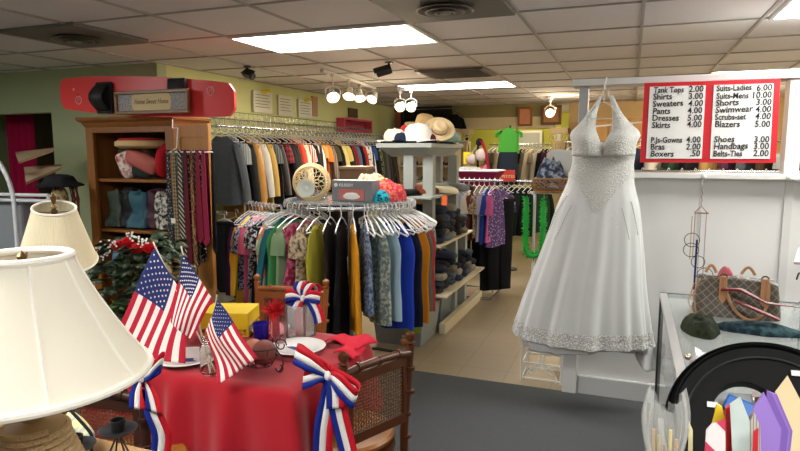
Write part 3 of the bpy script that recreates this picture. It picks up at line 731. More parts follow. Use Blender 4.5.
# ------------------------------------------------------------------ grey gondola shelf with hats and jeans
gp = mat('#9da29b', rough=.6, pattern='mottle', color2='#8e938c', scale=6.)
shelfm = mat('#c9bfa2', rough=.5)
t = thing('shelf_unit', 'grey painted display shelf with hats on top and folded jeans', 'shelf unit', (-1.8, 5.55, 0))
GX0, GX1, GY0, GY1 = -2.02, -1.53, 4.7, 6.35
b = MB(); b.box(GX0, GX1, GY0, 5.7, 1.635, 1.672); b.build('top_board', gp, t, smooth=False, bev=.004)
b = MB(); b.hexa([(GX0 + .1, GY0 + .1, 1.56), (GX1 - .1, GY0 + .1, 1.56), (GX1 - .1, 5.6, 1.56), (GX0 + .1, 5.6, 1.56)], [(GX0 + .02, GY0 + .02, 1.636), (GX1 - .02, GY0 + .02, 1.636), (GX1 - .02, 5.68, 1.636), (GX0 + .02, 5.68, 1.636)]); b.build('apron', gp, t, smooth=False)
for (x, y) in ((GX0 + .26, 4.82), (GX1 - .07, 4.86), (GX1 - .07, 5.6), (GX0 + .26, 5.6), (GX1 - .07, 5.96), (GX0 + .1, 6.28)):
    b = MB(); b.box(x - .045, x + .045, y - .04, y + .04, .02, 1.57 if y < 5.7 else (.78 if y < 6 else .34)); b.build('post', gp, t, smooth=False, bev=.003)
for z, y0, d, y1 in ((1.235, 4.62, .0, 5.66), (.8, 4.86, .0, 6.02), (.355, 4.9, .05, GY1)):
    b = MB(); b.box(GX0, GX1 + .03 + d, y0, y1, z - .02, z); b.build('shelf', gp if z > 1.2 else shelfm, t, smooth=False, bev=.003)
b = MB(); b.box(GX1 + .0, GX1 + .06, 4.95, GY1, 0, .09); b.build('kick_board', shelfm, t, smooth=False, bev=.003)
b = MB(); b.box(GX0, GX0 + .02, 4.95, 5.66, .02, 1.22); b.build('back_panel', gp, t, smooth=False)
denim = ['#2a3342', '#1e2530', '#3c4756', '#24262b', '#32353a', '#56606b', '#1b1d22', '#2f3a4d', '#6b6558', '#3a3430', '#8c8576', '#20242c']
dname = ['blue denim', 'dark navy', 'faded blue', 'charcoal', 'dark grey', 'light washed blue', 'black', 'indigo', 'khaki', 'brown', 'stone beige', 'ink blue']
k = 0
def folded(name, label, c, w, d, h, m, cat, group, seed, droop=.0, rz=0.):
    """a folded garment: layered, rounded front edge"""
    b = MB(); c = Vector(c)
    def f(u, v):
        a = 2 * PI * u; ph = -PI / 2 + PI * v
        sg = lambda t, e: math.copysign(abs(t) ** e, t)
        x = sg(math.cos(ph), .35) * sg(math.cos(a), .45); y = sg(math.cos(ph), .35) * sg(math.sin(a), .45); z = sg(math.sin(ph), .7)
        nn = noise.noise(Vector((x * 2 + seed, y * 2, z * 1.3 + seed)))
        lay = .05 * math.sin(z * 7) * (1 if x > 0 else .4)
        p = Vector((x * w / 2 * (1 + lay + .07 * nn), y * d / 2 * (1 + .05 * nn), h / 2 * (z + 1) * (1 + .12 * nn)))
        if x > .3 and droop: p.z -= droop * (x - .3)
        p = RZ(rz) @ p
        return c + p
    b.grid(f, 22, 10, closeu=True)
    o = b.build(name, m, angle=80); tag(o, label, cat, group); return o
tiers = [('top shelf', 1.236, 1.0), ('middle shelf', .801, 6), ('bottom shelf', .356, 6)]
ys = [5.02 + .19 * i for i in range(7)]
lev = ['lowest', 'second up', 'third up', 'fourth up', 'highest']
wh = ['by the near end', 'second pile in', 'third pile in', 'fourth pile in', 'fifth pile in', 'sixth pile in', 'last pile in']
for tn, z0, nn in tiers[1:]:
    for yi, y in enumerate(ys if tn[0] == 'b' else ys[:5]):
        z = z0 + .002; n = [5, 4, 5, 4, 3, 4, 3][yi] - (1 if tn == 'bottom shelf' and yi % 3 == 0 else 0)
        for s in range(n):
            h = rnd.uniform(.058, .078); q = (yi * 5 + s * 3 + (4 if tn[0] == 'b' else 0)) % 12
            folded('folded_jeans', '%s folded jeans, %s, %s, %s' % (dname[q], lev[s], wh[yi], tn), (GX1 - .15 + rnd.uniform(-.02, .02), y, z), .34, .17, h, cloth(denim[q]), 'jeans', 'folded jeans on the grey shelf unit', k, .012, rnd.uniform(-.08, .08)); k += 1; z += h * .93
top_f = [('#26272b', 'black'), ('#9a4a26', 'rust brown and black'), ('#d8cfae', 'cream'), ('#7c8890', 'grey blue'), ('#a2a6a8', 'light grey printed'), ('#30333a', 'dark')]
for i, (cx, cn) in enumerate(top_f):
    folded('folded_shirt', '%s folded shirt on the upper ledge under the hat platform' % cn, (GX1 - .08 - (.13 if i in (1, 3) else 0) - (.28 if i == 0 else 0), 4.74 + i * .2, 1.237), .36, .24, [.045, .08, .06, .075, .07, .05][i], cloth(cx, pattern='mottle', color2='#1a1a1c' if i in (1, 4) else cx, scale=14.), 'shirt', 'folded shirts under the hats', 60 + i, .02, rnd.uniform(-.2, .2))
for i in range(3):
    folded('folded_trousers', ['black folded trousers at the near end of the upper ledge', 'dark blue folded trousers near the post of the upper ledge', 'dark folded trousers under the light grey shirt'][i], (GX0 + .2 + .04 * i, 4.75 + .25 * i, 1.237), .3, .2, .05, cloth(['#17181b', '#1c2230', '#202226'][i]), 'trousers', None, 90 + i)
# orange price tag
def tagcard(c, w, h, m, label, cat='price tag', face='y'):
    b = MB(); c = Vector(c)
    if face == 'y': b.box(c.x - w / 2, c.x + w / 2, c.y - .002, c.y, c.z - h / 2, c.z + h / 2)
    else: b.box(c.x, c.x + .002, c.y - w / 2, c.y + w / 2, c.z - h / 2, c.z + h / 2)
    return tag(b.build('price_tag', m, smooth=False), label, cat)
p = at(444.5, 199, Y=4.61); tagcard((p.x, 4.61, 1.215), .045, .08, mat('#d8622a', rough=.5), 'orange price tag on the upper ledge of the grey shelf')
p = at(467, 158, Y=7.9); tagcard((p.x, 7.9, p.z), .1, .16, mat('#e3c814', rough=.5), 'yellow paper tag hanging beside the cream shoe shelf')
# hats
def hat(name, label, c, R, h, m, kind='brim', tilt=(0, 0, 0), group=None, cat='hat', band=None):
    t = thing(name, label, cat, c, 0, group)
    from mathutils import Euler
    M = Matrix.Translation(Vector(c)) @ Euler(tilt).to_matrix().to_4x4()
    if kind == 'brim':
        b = MB(); b.lathe([(R * .5, .012), (R * .75, .0), (R, .018), (R * 1.005, .024), (R * .75, .008), (R * .52, .02)], 32, M=M, wob=lambda a, i: .05 * math.sin(2 * a)); b.build('brim', m, t)
        b = MB(); b.lathe_open([(R * .52, .012), (R * .5, h * .5), (R * .45, h * .85), (R * .3, h), (R * .12, h * .9), (.0001, h * .88)], 28, M=M); b.build('crown', m, t)
        if band: b = MB(); b.lathe_open([(R * .53, .015), (R * .515, h * .33), (R * .505, h * .33), (R * .5, .015)], 28, M=M); b.build('hat_band', band, t)
    else:
        b = MB(); b.lathe_open([(R, .0), (R * 1.02, h * .35), (R * .9, h * .7), (R * .6, h * .93), (.0001, h)], 24, M=M); b.build('crown', m, t)
        b = MB()
        def f(u, v):
            a = -PI * .5 + (u - .5) * 1.9; r = R * (1 + .75 * v * math.cos((u - .5) * 2.2)); return M @ Vector((r * math.cos(a), r * math.sin(a), .006 - .02 * v + .02 * math.cos((u - .5) * 3) * v))
        b.grid(f, 12, 4); b.build('peak', m, t, solid=.006)
        b = MB(); b.ellipsoid(M @ Vector((0, 0, h)), .008, .008, .005, 8, 5); b.build('button', m, t)
    return t
HZ = 1.675
hm_w = cloth('#d9d2c2'); straw = cloth('#b79a6b', bump=.5, bscale=90)
bb = MB(); bb.box(GX0 + .02, GX1 - .02, 4.74, 5.5, HZ, HZ + .016); tag(bb.build('dark_cloth', cloth('#17161a'), smooth=False, bev=.006), 'black cloth spread under the hats on the grey shelf top', 'cloth')
HZ += .018
hat('cap', 'off white cap with peak pointing left on the grey shelf', (-1.93, 4.9, HZ), .095, .11, hm_w, 'cap', (0, 0, -PI / 2))
hat('cap', 'white high crowned cap in the middle of the hat row', (-1.70, 4.86, HZ), .12, .15, cloth('#dedad0'), 'cap', (0, 0, PI / 2.6))
hat('sun_hat', 'red cloth hat behind the two white caps', (-1.9, 5.15, HZ), .14, .15, cloth('#b5232e'), 'brim')
hat('straw_hat', 'tan straw hat tipped over the white caps', (-1.74, 5.12, HZ + .11), .17, .13, straw, 'brim', (.15, .25, 0), band=cloth('#4a3626'))
hat('straw_hat', 'light straw hat standing on its brim right of the caps', (-1.56, 5.0, HZ + .09), .13, .09, cloth('#d3bd92', bump=.5, bscale=90), 'brim', (.9, .35, .3), band=cloth('#7a2a2a'))
hat('cap', 'dark navy cap between the white caps', (-1.83, 4.8, HZ), .06, .07, cloth('#1d2538'), 'cap', (0, 0, 0))
hat('cap', 'pale teal cap at the right end of the hat row', (-1.57, 5.36, HZ), .09, .1, cloth('#8fb3ad'), 'cap', (0, 0, PI / 2))
hat('cap', 'maroon cap below the light straw hat', (-1.6, 4.88, HZ), .05, .06, cloth('#5a1825'), 'cap', (0, 0, .4))
hat('cap', 'bright orange red cap at the back left of the hat row', (-1.95, 5.3, HZ), .09, .1, cloth('#e2401f'), 'cap', (0, 0, -PI / 2))
# storage tubs
def tub(label, x0, x1, y0, y1, h, m, lid=None, group=None):
    t = thing('storage_tub', label, 'storage tub', ((x0 + x1) / 2, (y0 + y1) / 2, 0), 0, group)
    b = MB(); i = .03; w = .006
    O0 = [(x0 + i, y0 + i, .002), (x1 - i, y0 + i, .002), (x1 - i, y1 - i, .002), (x0 + i, y1 - i, .002)]; O1 = [(x0, y0, h), (x1, y0, h), (x1, y1, h), (x0, y1, h)]
    I1 = [(x0 + w, y0 + w, h), (x1 - w, y0 + w, h), (x1 - w, y1 - w, h), (x0 + w, y1 - w, h)]; I0 = [(x0 + i + w, y0 + i + w, .012), (x1 - i - w, y0 + i + w, .012), (x1 - i - w, y1 - i - w, .012), (x0 + i + w, y1 - i - w, .012)]
    b.add(O0 + O1 + I1 + I0, [(3, 2, 1, 0)] + [(k, (k + 1) % 4, (k + 1) % 4 + 4, k + 4) for k in range(4)] + [(k + 4, (k + 1) % 4 + 4, (k + 1) % 4 + 8, k + 8) for k in range(4)] + [(k + 8, (k + 1) % 4 + 8, (k + 1) % 4 + 12, k + 12) for k in range(4)] + [(12, 13, 14, 15)])
    b.build('body', m, t, smooth=False)
    b = MB(); pts = [(x0, y0, h), (x1, y0, h), (x1, y1, h), (x0, y1, h)]; b.tube(pts + [pts[0]], .011, 8); b.build('rim', m, t)
    return t
tm = mat('#8f9a9a', rough=.3, alpha=.75)
tub('grey clear plastic tub under the round rack end with a green label', -1.98, -1.53, 4.5, 4.98, .3, tm)
tagcard((-1.62, 4.515, .16), .13, .07, mat('#8fae2a', rough=.5), 'green price label on the front of the grey plastic tub')
tub('grey plastic tub on the floor under the jeans shelf', -1.98, -1.58, 5.2, 5.75, .28, mat('#7d8686', rough=.3))
folded('folded_cloth', 'dark clothes filling the plastic tub by the round rack', (-1.755, 4.74, .02), .34, .36, .2, cloth('#2c2f33'), 'clothes', None, 201)
p = at(405, 342, Z=.0)
t = thing('toy_figure', 'small orange and white toy on the floor in front of the tub', 'toy', (p.x + .02, p.y - .08, 0))
q = Vector((p.x + .02, p.y - .08, 0))
b = MB(); b.ellipsoid(q + Vector((0, 0, .035)), .03, .03, .035, 12, 8); b.build('body', mat('#c98a4a', rough=.5), t)
b = MB(); b.ellipsoid(q + Vector((0, 0, .085)), .022, .022, .022, 12, 8); b.build('head', mat('#e6e2da', rough=.5), t)
b = MB(); b.lathe_open([(.024, .09), (.02, .105), (.0001, .115)], 12, q); b.build('cap', mat('#c4402a', rough=.5), t)
# ------------------------------------------------------------------ armoire, kiteboard, ties
oak = mat('#8e5a28', rough=.4, pattern='wood', color2='#6e4119', scale=26.)
oakl = mat('#b07a3c', rough=.4, pattern='wood', color2='#96622b', scale=20.)
AX0, AX1, AY0, AY1 = -3.83, -3.01, 3.4, 3.76
t = thing('armoire', 'oak armoire with open doors, cushions and handbags on its shelves', 'armoire', ((AX0 + AX1) / 2, 3.66, 0))
b = MB(); b.box(AX0, AX0 + .07, AY0, AY0 + .03, .08, 1.8); b.box(AX1 - .07, AX1, AY0, AY0 + .03, .08, 1.8); b.box(AX0 + .07, AX1 - .07, AY0, AY0 + .03, 1.74, 1.8); b.build('face_frame', oak, t, smooth=False, bev=.003)
b = MB(); b.box(AX0, AX0 + .02, AY0 + .03, AY1, .0, 1.8); b.build('side_panel', oak, t, smooth=False)
b = MB(); b.box(AX1 - .02, AX1, AY0 + .03, AY1, .0, 1.8); b.build('side_panel', oak, t, smooth=False)
b = MB(); b.box(AX0 + .02, AX1 - .02, AY1 - .015, AY1, .0, 1.8); b.build('back_panel', mat('#4a2f18', rough=.6), t, smooth=False)
b = MB()
pr = [(0, 1.78), (.012, 1.8), (.018, 1.815), (.04, 1.83), (.045, 1.845), (.045, 1.855)]
for k in range(len(pr) - 1):
    (o0, z0), (o1, z1) = pr[k], pr[k + 1]
    b.hexa([(AX0 - o0, AY0 - o0, z0), (AX1 + o0, AY0 - o0, z0), (AX1 + o0, AY1, z0), (AX0 - o0, AY1, z0)], [(AX0 - o1, AY0 - o1, z1), (AX1 + o1, AY0 - o1, z1), (AX1 + o1, AY1, z1), (AX0 - o1, AY1, z1)])
b.build('crown_moulding', oak, t, smooth=False)
for z in (1.4, 1.02, .69): b = MB(); b.box(AX0 + .02, AX1 - .02, AY0 + .035, AY1 - .015, z - .022, z); b.build('shelf', oak, t, smooth=False, bev=.002)
b = MB(); b.box(AX0 + .02, AX1 - .02, AY0, AY1 - .015, .0, .1); b.build('plinth', oak, t, smooth=False)
def door(hx, hy, ang, w, m):
    M = Matrix.Translation((hx, hy, 0)) @ RZ(ang)
    b = MB(); b.box(0, w, -.01, .012, .12, 1.79, M=M); o = b.build('door', m, t, smooth=False, bev=.003)
    b = MB()
    for a, c_, e, f in ((0, w, .12, .2), (0, w, 1.7, 1.79), (0, .06, .2, 1.7), (w - .06, w, .2, 1.7), (0, w, .95, 1.02)): b.box(a, c_, -.02, -.0101, e, f, M=M)
    b.build('door_frame', m, o, smooth=False, bev=.002)
    b = MB(); b.ellipsoid(M @ Vector((w - .03, -.035, 1.0)), .014, .014, .014); b.build('knob', mat('#3a2a16', rough=.3, metal=.6), o)
door(AX0 - .003, AY0 + .02, math.radians(136), .37, oak)
door(AX1 + .02, AY0 + .0, math.radians(-3), .31, oakl)
# shelf contents
def cushion(name, label, c, w, h, d, m, yaw=0, roll=0, cat='cushion', pipe=None, group=None, e=.55):
    from mathutils import Euler
    t = thing(name, label, cat, c, 0, group)
    M = Matrix.Translation(Vector(c)) @ Euler((0, roll, yaw)).to_matrix().to_4x4()
    b = MB()
    def f(u, v):
        a = 2 * PI * u; ph = -PI / 2 + PI * v; sg = lambda t_, k: math.copysign(abs(t_) ** k, t_)
        x, z = sg(math.cos(a), .4) * math.cos(ph) ** .5 if math.cos(ph) > 0 else 0, sg(math.sin(a), .4) * (math.cos(ph) ** .5 if math.cos(ph) > 0 else 0)
        return M @ Vector((x * w / 2, math.sin(ph) * d / 2 * (1 - .5 * (x * x + z * z) / 2), z * h / 2))
    b.grid(f, 28, 12, closeu=True); b.build('cover', m, t, angle=80)
    if pipe:
        b = MB(); b.tube([f(k / 28, .5) for k in range(28)], .005, 6, closed=True); b.build('piping', pipe, t)
    return t
SY = 3.56
cushion('cushion', 'grey patterned cushion at the left of the armoire top shelf', (-3.72, SY + .12, 1.53), .17, .25, .08, cloth('#6d5f4c', pattern='floral', color2='#8b8068', scale=26.))
cushion('cushion', 'white and red printed cushion leaning on the armoire top shelf', (-3.57, SY - .03, 1.505), .13, .2, .08, cloth('#d8cfc4', pattern='floral', color2='#a84a4e', scale=16.), .5, -.35)
cushion('cushion', 'dark green cushion low in the middle of the armoire top shelf', (-3.46, SY, 1.47), .2, .13, .1, cloth('#2b3430'), 0, .1)
cushion('cushion', 'dusty rose satin cushion wedged on the armoire top shelf', (-3.4, SY - .06, 1.535), .28, .13, .1, cloth('#b06058', rough=.5), .1, .45)
cushion('cushion', 'bright red cushion standing on the armoire top shelf', (-3.245, SY, 1.535), .1, .25, .14, cloth('#a81c24'), -.1, .22)
cushion('cushion', 'blue printed cushion at the right end of the armoire top shelf', (-3.12, SY, 1.53), .13, .24, .12, cloth('#6f93b0', pattern='floral', color2='#3d5a86', scale=18.))
t = thing('seat_cushion', 'round red cushion with cream edge lying highest on the armoire shelf', 'cushion', (-3.43, SY, 1.625))
b = MB(); b.lathe([(.0001, 1.63), (.17, 1.627), (.2, 1.645), (.2, 1.675), (.18, 1.685)], 32, (-3.43, SY - .0, 0)); b.build('cream_side', cloth('#c9ad7c'), t)
b = MB(); b.lathe([(.182, 1.684), (.17, 1.7), (.0001, 1.71)], 32, (-3.43, SY, 0)); b.build('red_cover', cloth('#a8292a'), t)
def handbag(label, c, w, h, d, m, name='handbag', group='handbags in the armoire', hm=None, seed=0):
    t = thing(name, label, 'handbag', c, 0, group); c = Vector(c)
    b = MB()
    def f(u, v):
        a = 2 * PI * u; sg = lambda q, k: math.copysign(abs(q) ** k, q)
        s = 1 - .22 * v + .04 * math.sin(6 * v + seed); cap = 1 if 0 < v < 1 else 0.02
        k = .5 if v > .97 else 1
        nz = noise.noise(Vector((math.cos(a) * 1.5 + seed * 3.1, math.sin(a) * 1.5, v * 3 + seed))); n2 = noise.noise(Vector((math.cos(a) * 5 + seed, math.sin(a) * 5, v * 8)))
        return c + Vector((sg(math.cos(a), .55) * w / 2 * s * cap * (1 + .25 * nz), (sg(math.sin(a), .7) * d / 2 * (1 - .5 * v) * (1 + .4 * nz) + .012 * n2) * cap, h * min(v * 1.02, 1) * (1 + .18 * nz * v)))
    b.grid(f, 36, 18, closeu=True); b.build('body', m, t, angle=70)
    b = MB(); b.tube([c + Vector((w * .3 * math.cos(k * PI / 10), -.012, h * .88 + h * .16 * math.sin(k * PI / 10))) for k in range(11)], .006, 6); b.build('handle', hm or m, t)
    return t
bags = [('dark green quilted', '#3b453c', .12), ('black leather', '#1b1b1d', .11), ('teal blue', '#2f5360', .15), ('dark plum', '#40222e', .12), ('black and white printed', '#1e1d1f', .13), ('pink and yellow', '#c97c74', .1), ('straw yellow', '#c0ab5c', .09)]
x = -3.74
for i, (nm, cx, w) in enumerate(bags):
    x += w / 2
    handbag('%s handbag on the middle shelf%s' % (nm, ', right of the ' + bags[i - 1][0] + ' one' if i else ' of the armoire at its left end'), (x, SY - .03 + .03 * (i % 2), 1.021), w + .04, [.27, .29, .27, .29, .28, .25, .24][i], .15, cloth(cx, pattern='floral' if i in (4,) else None, color2='#c9c4ba', scale=18., rough=.5), seed=i)
    x += w / 2 - .01
b2 = [('light blue denim', '#5f7a96', .13), ('dark brown', '#33261e', .14), ('black suede', '#18181a', .15), ('olive tan', '#a59668', .22)]
x = -3.76
for i, (nm, cx, w) in enumerate(b2):
    x += w / 2
    handbag('%s bag behind the roses%s' % (nm, ', at the armoire side' if i == 0 else ' next to the ' + b2[i - 1][0] + ' one'), (x, SY, .691), w, .24, .15, cloth(cx, rough=.5), group='bags behind the roses', seed=i + 9)
    x += w / 2 + .01
# kiteboard
kr = mat('#d63a3c', rough=.35, spec=.5, bump=.05, bscale=8)
t = thing('kiteboard', 'red kiteboard with black foot straps lying on the armoire', 'kiteboard', (-3.22, 3.3, 1.86))
def kb(u, v, s=0):
    L = u * 2 - 1; w = .135 * (1 - .22 * abs(L) ** 2.2) ; w *= 1 if abs(L) < .93 else math.sqrt(max(.0, 1 - ((abs(L) - .93) / .07) ** 2)) * .45 + .55
    z = (v * 2 - 1) * w
    return Vector((-3.225 + L * .775, 3.3 + .1 * L * L * .5 + s, 1.985 - .045 * L + z + .0))
KM = Matrix.Identity(4)
b = MB(); N_ = 40
for s in (0, .022): b.grid(lambda u, v, s=s: kb(u, v, s), N_, 6)
n1 = (N_ + 1) * 7
for i in range(N_):
    b.f.append((i, i + 1, i + 1 + n1, i + n1)); b.m.append(0); q = 6 * (N_ + 1) + i; b.f.append((q + 1, q, q + n1, q + 1 + n1)); b.m.append(0)
for j in range(6):
    q = j * (N_ + 1); b.f.append((q + N_ + 1, q, q + n1, q + N_ + 1 + n1)); b.m.append(0); q += N_; b.f.append((q, q + N_ + 1, q + N_ + 1 + n1, q + n1)); b.m.append(0)
b.build('board', kr, t, angle=50)
for px in (-3.5, -2.86):
    b = MB(); c = Vector((px, 3.3, 1.985)); bg = .07 if px < -3 else .012
    b.box(px - .075, px + .075, 3.275, 3.302, 1.87, 2.09); b.build('foot_pad', mat('#141416', rough=.7), t, smooth=False, bev=.012)
    b = MB()
    b.grid(lambda u, v, px=px: Vector((px - .06 + .12 * v, 3.275 - bg * math.sin(PI * u), 1.89 + .18 * u)), 12, 3); b.build('foot_strap', mat('#1b1b1e', rough=.6), t, solid=.008)
wl = mat('#e4c6c4', rough=.5)
for (xx, zz, r) in ((-3.79, 1.975, .028), (-2.62, 2.0, .028)):
    b = MB(); b.tube([(xx + r * math.cos(k * .4), kb(.5 + (xx + 3.225) / 1.55, .5).y - .003, zz + r * math.sin(k * .4)) for k in range(16)], .0025, 5, closed=True)
    b.tube([(xx - r * .5, kb(.5 + (xx + 3.225) / 1.55, .5).y - .003, zz - r * .4), (xx, kb(.5 + (xx + 3.225) / 1.55, .5).y - .003, zz + r * .6), (xx + r * .4, kb(.5 + (xx + 3.225) / 1.55, .5).y - .003, zz + r * .1)], .002, 4); b.build('printed_emblem', wl, t)
b = MB(); b.ellipsoid((-3.84, kb(.1, .5).y - .001, 2.055), .009, .003, .011); b.build('printed_dot', wl, t)
b = MB(); b.ellipsoid((-3.8, kb(.13, .5).y - .001, 2.02), .006, .003, .006); b.build('screw_insert', BLACK_METAL, t)
a = at(118, 118, Y=3.27); e = at(190, 90, Y=3.27); x0, x1, z0, z1 = a.x, e.x, 1.856, e.z + .01
Y = 3.255
t = thing('framed_sampler', 'framed scroll bordered wall motto standing on the armoire before the kiteboard', 'picture', ((x0 + x1) / 2, Y, z0))
fm = mat('#7d5526', rough=.35, pattern='wood', color2='#5e3c17', scale=30.)
w = .024
for q in ((x0, x1, z0, z0 + w), (x0, x1, z1 - w, z1), (x0, x0 + w, z0 + w, z1 - w), (x1 - w, x1, z0 + w, z1 - w)):
    b = MB(); b.box(q[0], q[1], Y - .015, Y + .012, q[2], q[3]); b.build('frame_rail', fm, t, smooth=False, bev=.004)
b = MB(); b.box(x0 + w, x1 - w, Y, Y + .008, z0 + w, z1 - w); b.build('mat_board', mat('#a9a29a', rough=.7, pattern='floral', color2='#5d6376', scale=60.), t, smooth=False)
b = MB(); cxm, czm = (x0 + x1) / 2, (z0 + z1) / 2; b.prism([(cxm + .17 * math.copysign(abs(math.cos(k * PI / 16)) ** .4, math.cos(k * PI / 16)), czm + .068 * math.copysign(abs(math.sin(k * PI / 16)) ** .6, math.sin(k * PI / 16))) for k in range(32)], Y - .002, Y); b.build('motto_panel', mat('#c9b488', rough=.7), t, smooth=False)
lettering('Home Sweet Home', wall_text_matrix((cxm, Y - .003, czm - .012)), .05, mat('#6b5a44'), t, align='CENTER', shear=.35, xs=.72)
# tie rack on the right armoire door
t = thing('tie_rack', 'white wire hook and bar on the armoire door holding neckties', 'tie rack', (-2.8, 3.33, 1.57))
TYZ = 1.6
b = MB(); b.tube([(-2.98, 3.42, 1.83), (-2.98, 3.37, 1.84), (-2.98, 3.365, 1.765), (-2.93, 3.36, 1.765), (-2.93, 3.34, 1.63), (-2.95, 3.3, TYZ)], .004, 6); b.build('hook', WHITE_PLASTIC, t)
b = MB(); b.tube([(-2.96, 3.33, TYZ), (-2.62, 3.33, TYZ)], .0045, 8); b.tube([(-2.96, 3.27, TYZ), (-2.62, 3.27, TYZ)], .0045, 8); b.tube([(-2.96, 3.27, TYZ), (-2.96, 3.33, TYZ)], .0045, 8); b.tube([(-2.62, 3.27, TYZ), (-2.62, 3.33, TYZ)], .0045, 8); b.build('bar', WHITE_PLASTIC, t)
TI = [('black and silver dotted', '#22242a', 'dots', '#8f949c', 60), ('grey green paisley', '#4e544a', 'floral', '#838878', 50), ('brown chequered', '#4a3a2a', 'check', '#8f8468', 40), ('silver grey woven', '#70737a', 'check', '#3c3e44', 60), ('cream and black', '#20201f', 'stripe_d', '#a9a394', 30), ('dark maroon dotted', '#4a1822', 'dots', '#b29a92', 50), ('wine red', '#5c1a28', 'mottle', '#4a1420', 40), ('black striped', '#18191c', 'stripe_d', '#7d7f86', 24), ('brown and red', '#54201c', 'floral', '#a08456', 40), ('black and white dotted', '#141416', 'dots', '#c9c9c9', 45), ('crimson', '#7d1c30', 'mottle', '#64142a', 30), ('burgundy', '#6a1830', None, None, 10), ('deep magenta', '#84203e', None, None, 10), ('charcoal', '#222326', None, None, 10)]
def tie(label, c, L, w, m, rz):
    t = thing('necktie', label, 'necktie', c, rz, 'neckties on the armoire door')
    b = MB(); P_ = [(-w * .35, 0), (w * .35, 0), (w, -L + w), (0, -L), (-w, -L + w)]
    b.prism([(x, z) for x, z in P_], -.006, -.002); o = b.build('blade', m, t, smooth=False, local=True)
    b = MB(); b.prism([(-w * .3, 0), (w * .3, 0), (w * .6, -L * .8), (0, -L * .8 - w * .5), (-w * .6, -L * .8)], .003, .006); b.build('tail', m, t, smooth=False, local=True)
    b = MB(); b.box(-w * .36, w * .36, -.006, .006, -.004, .008); b.build('loop', m, t, smooth=False, local=True)
for i, (nm, c1, pt_, c2, sc_) in enumerate(TI):
    for r_ in range(1):
        lab = '%s necktie on the door rack beside the %s one' % (nm, TI[i - 1 if i else 1][0])
        tie(lab, (-2.945 + .0245 * i, 3.33 if i % 2 else 3.27, TYZ + .006), [.74, .8, .7, .66, .84, .74, .9, .8, .86, .76, .62, .6, .64, .7][i], .034, cloth(c1, pattern=pt_, color2=c2, scale=float(sc_), rough=.5), rnd.uniform(-.5, .1))
tagc = MB(); tagc.box(-2.9, -2.865, 3.22, 3.223, 1.12, 1.155); tag(tagc.build('price_tag', mat('#d8d4c4'), smooth=False), 'small white paper tag hanging among the neckties', 'price tag')
# ------------------------------------------------------------------ left corner
t = thing('curtain', 'fuchsia curtain hanging in the opening of the green wall', 'curtain', (-5.75, 4.9, .3))
b = MB(); b.grid(lambda u, v: Vector((at(8, 150, Y=4.9).x + .42 * u, 4.9 + .03 * math.sin(u * 26), 2.2 - 1.9 * v)), 60, 4); b.build('drape', cloth('#b3164a'), t, solid=.004)
b = MB(); b.tube([(-7.0, 4.9, 2.21), (-5.2, 4.9, 2.21)], .012, 8); b.build('rod', BLACK_METAL, t)
b = MB(); b.box(-5.7, -5.0, 5.3, 5.35, 1.75, 2.3); tag(b.build('wall_board', mat('#9c8352', rough=.7), smooth=False), 'tan board high behind the opening in the green wall', 'board')
dw = mat('#4d3423', rough=.5, pattern='wood', color2='#33200f', scale=24.)
lt = mat('#b9a084', rough=.5, pattern='wood', color2='#9c8468', scale=10.)
t = thing('step_shelf', 'dark wooden ladder shelf with pale treads before the green wall', 'ladder shelf', (-4.5, 3.5, 0))
for y in (3.25,):
    b = MB(); b.hexa([(-4.2, y, 0), (-4.02, y, 0), (-4.02, y + .03, 0), (-4.2, y + .03, 0)], [(-5.1, y, 1.9), (-4.92, y, 1.9), (-4.92, y + .03, 1.9), (-5.1, y + .03, 1.9)]); b.build('stringer', dw, t, smooth=False, bev=.004)
for q4 in ([(15.5, 152, 3.7), (54, 147.5, 3.95), (53, 149.5, 3.6), (19, 161, 3.3)], [(24, 167, 3.6), (62, 164, 3.8), (61, 167, 3.5), (26, 182, 3.2)]):
    cc = [at(p_[0], p_[1], Y=p_[2]) for p_ in q4]; b = MB(); b.hexa([p_ - Vector((0, 0, .02)) for p_ in cc], cc); b.build('tread', lt, t, smooth=False)
for z in (.4, .8):
    xx = -4.12 - .9 * z / 1.9; ww = .31 if z > 1.5 else .33
    b = MB(); b.hexa([(xx, 3.36, z - .035), (xx + ww, 3.44, z - .02), (xx + ww, 3.7, z - .02), (xx, 3.8, z - .035)], [(xx, 3.36, z), (xx + ww, 3.44, z), (xx + ww, 3.7, z), (xx, 3.8, z)]); b.build('tread', lt, t, smooth=False, bev=.002)
wm = mat('#b9bcc0', rough=.3)
t = thing('curved_metal_rack', 'white tubular rack with an arched end by the ladder shelf', 'rack', (-4.1, 3.0, 0))
b = MB(); arc = [Vector((-4.1 - .3 + .3 * math.sin(k * PI / 20), 3.0, 1.2 + .4 * math.cos(k * PI / 20))) for k in range(11)]
b.tube([(-4.9, 3.0, 1.6)] + arc + [(-4.1, 3.0, .0)], .016, 10); b.build('arched_tube', wm, t)
for z in (1.29, 1.25): b = MB(); b.tube([(-4.9, 3.0, z), (-3.78, 3.02, z + .01)], .012, 8); b.build('cross_bar', wm, t)
b = MB(); b.tube([(-3.78, 3.02, 1.3), (-3.78, 3.02, .0)], .014, 8); b.build('upright', wm, t)
b = MB(); b.box(-4.5, -4.12, 3.06, 3.2, .01, 1.26); tag(b.build('storage_bin', mat('#6f7378', rough=.4), smooth=False, bev=.02), 'tall grey bin standing behind the white arched rack', 'bin')
heap('pink_cloth', 'pink flowered cloth piled behind the pleated lampshade', (-4.0, 3.2, .9), .16, .1, .3, cloth('#b0626a', pattern='floral', color2='#7a4038', scale=16.), 'cloth', 14)
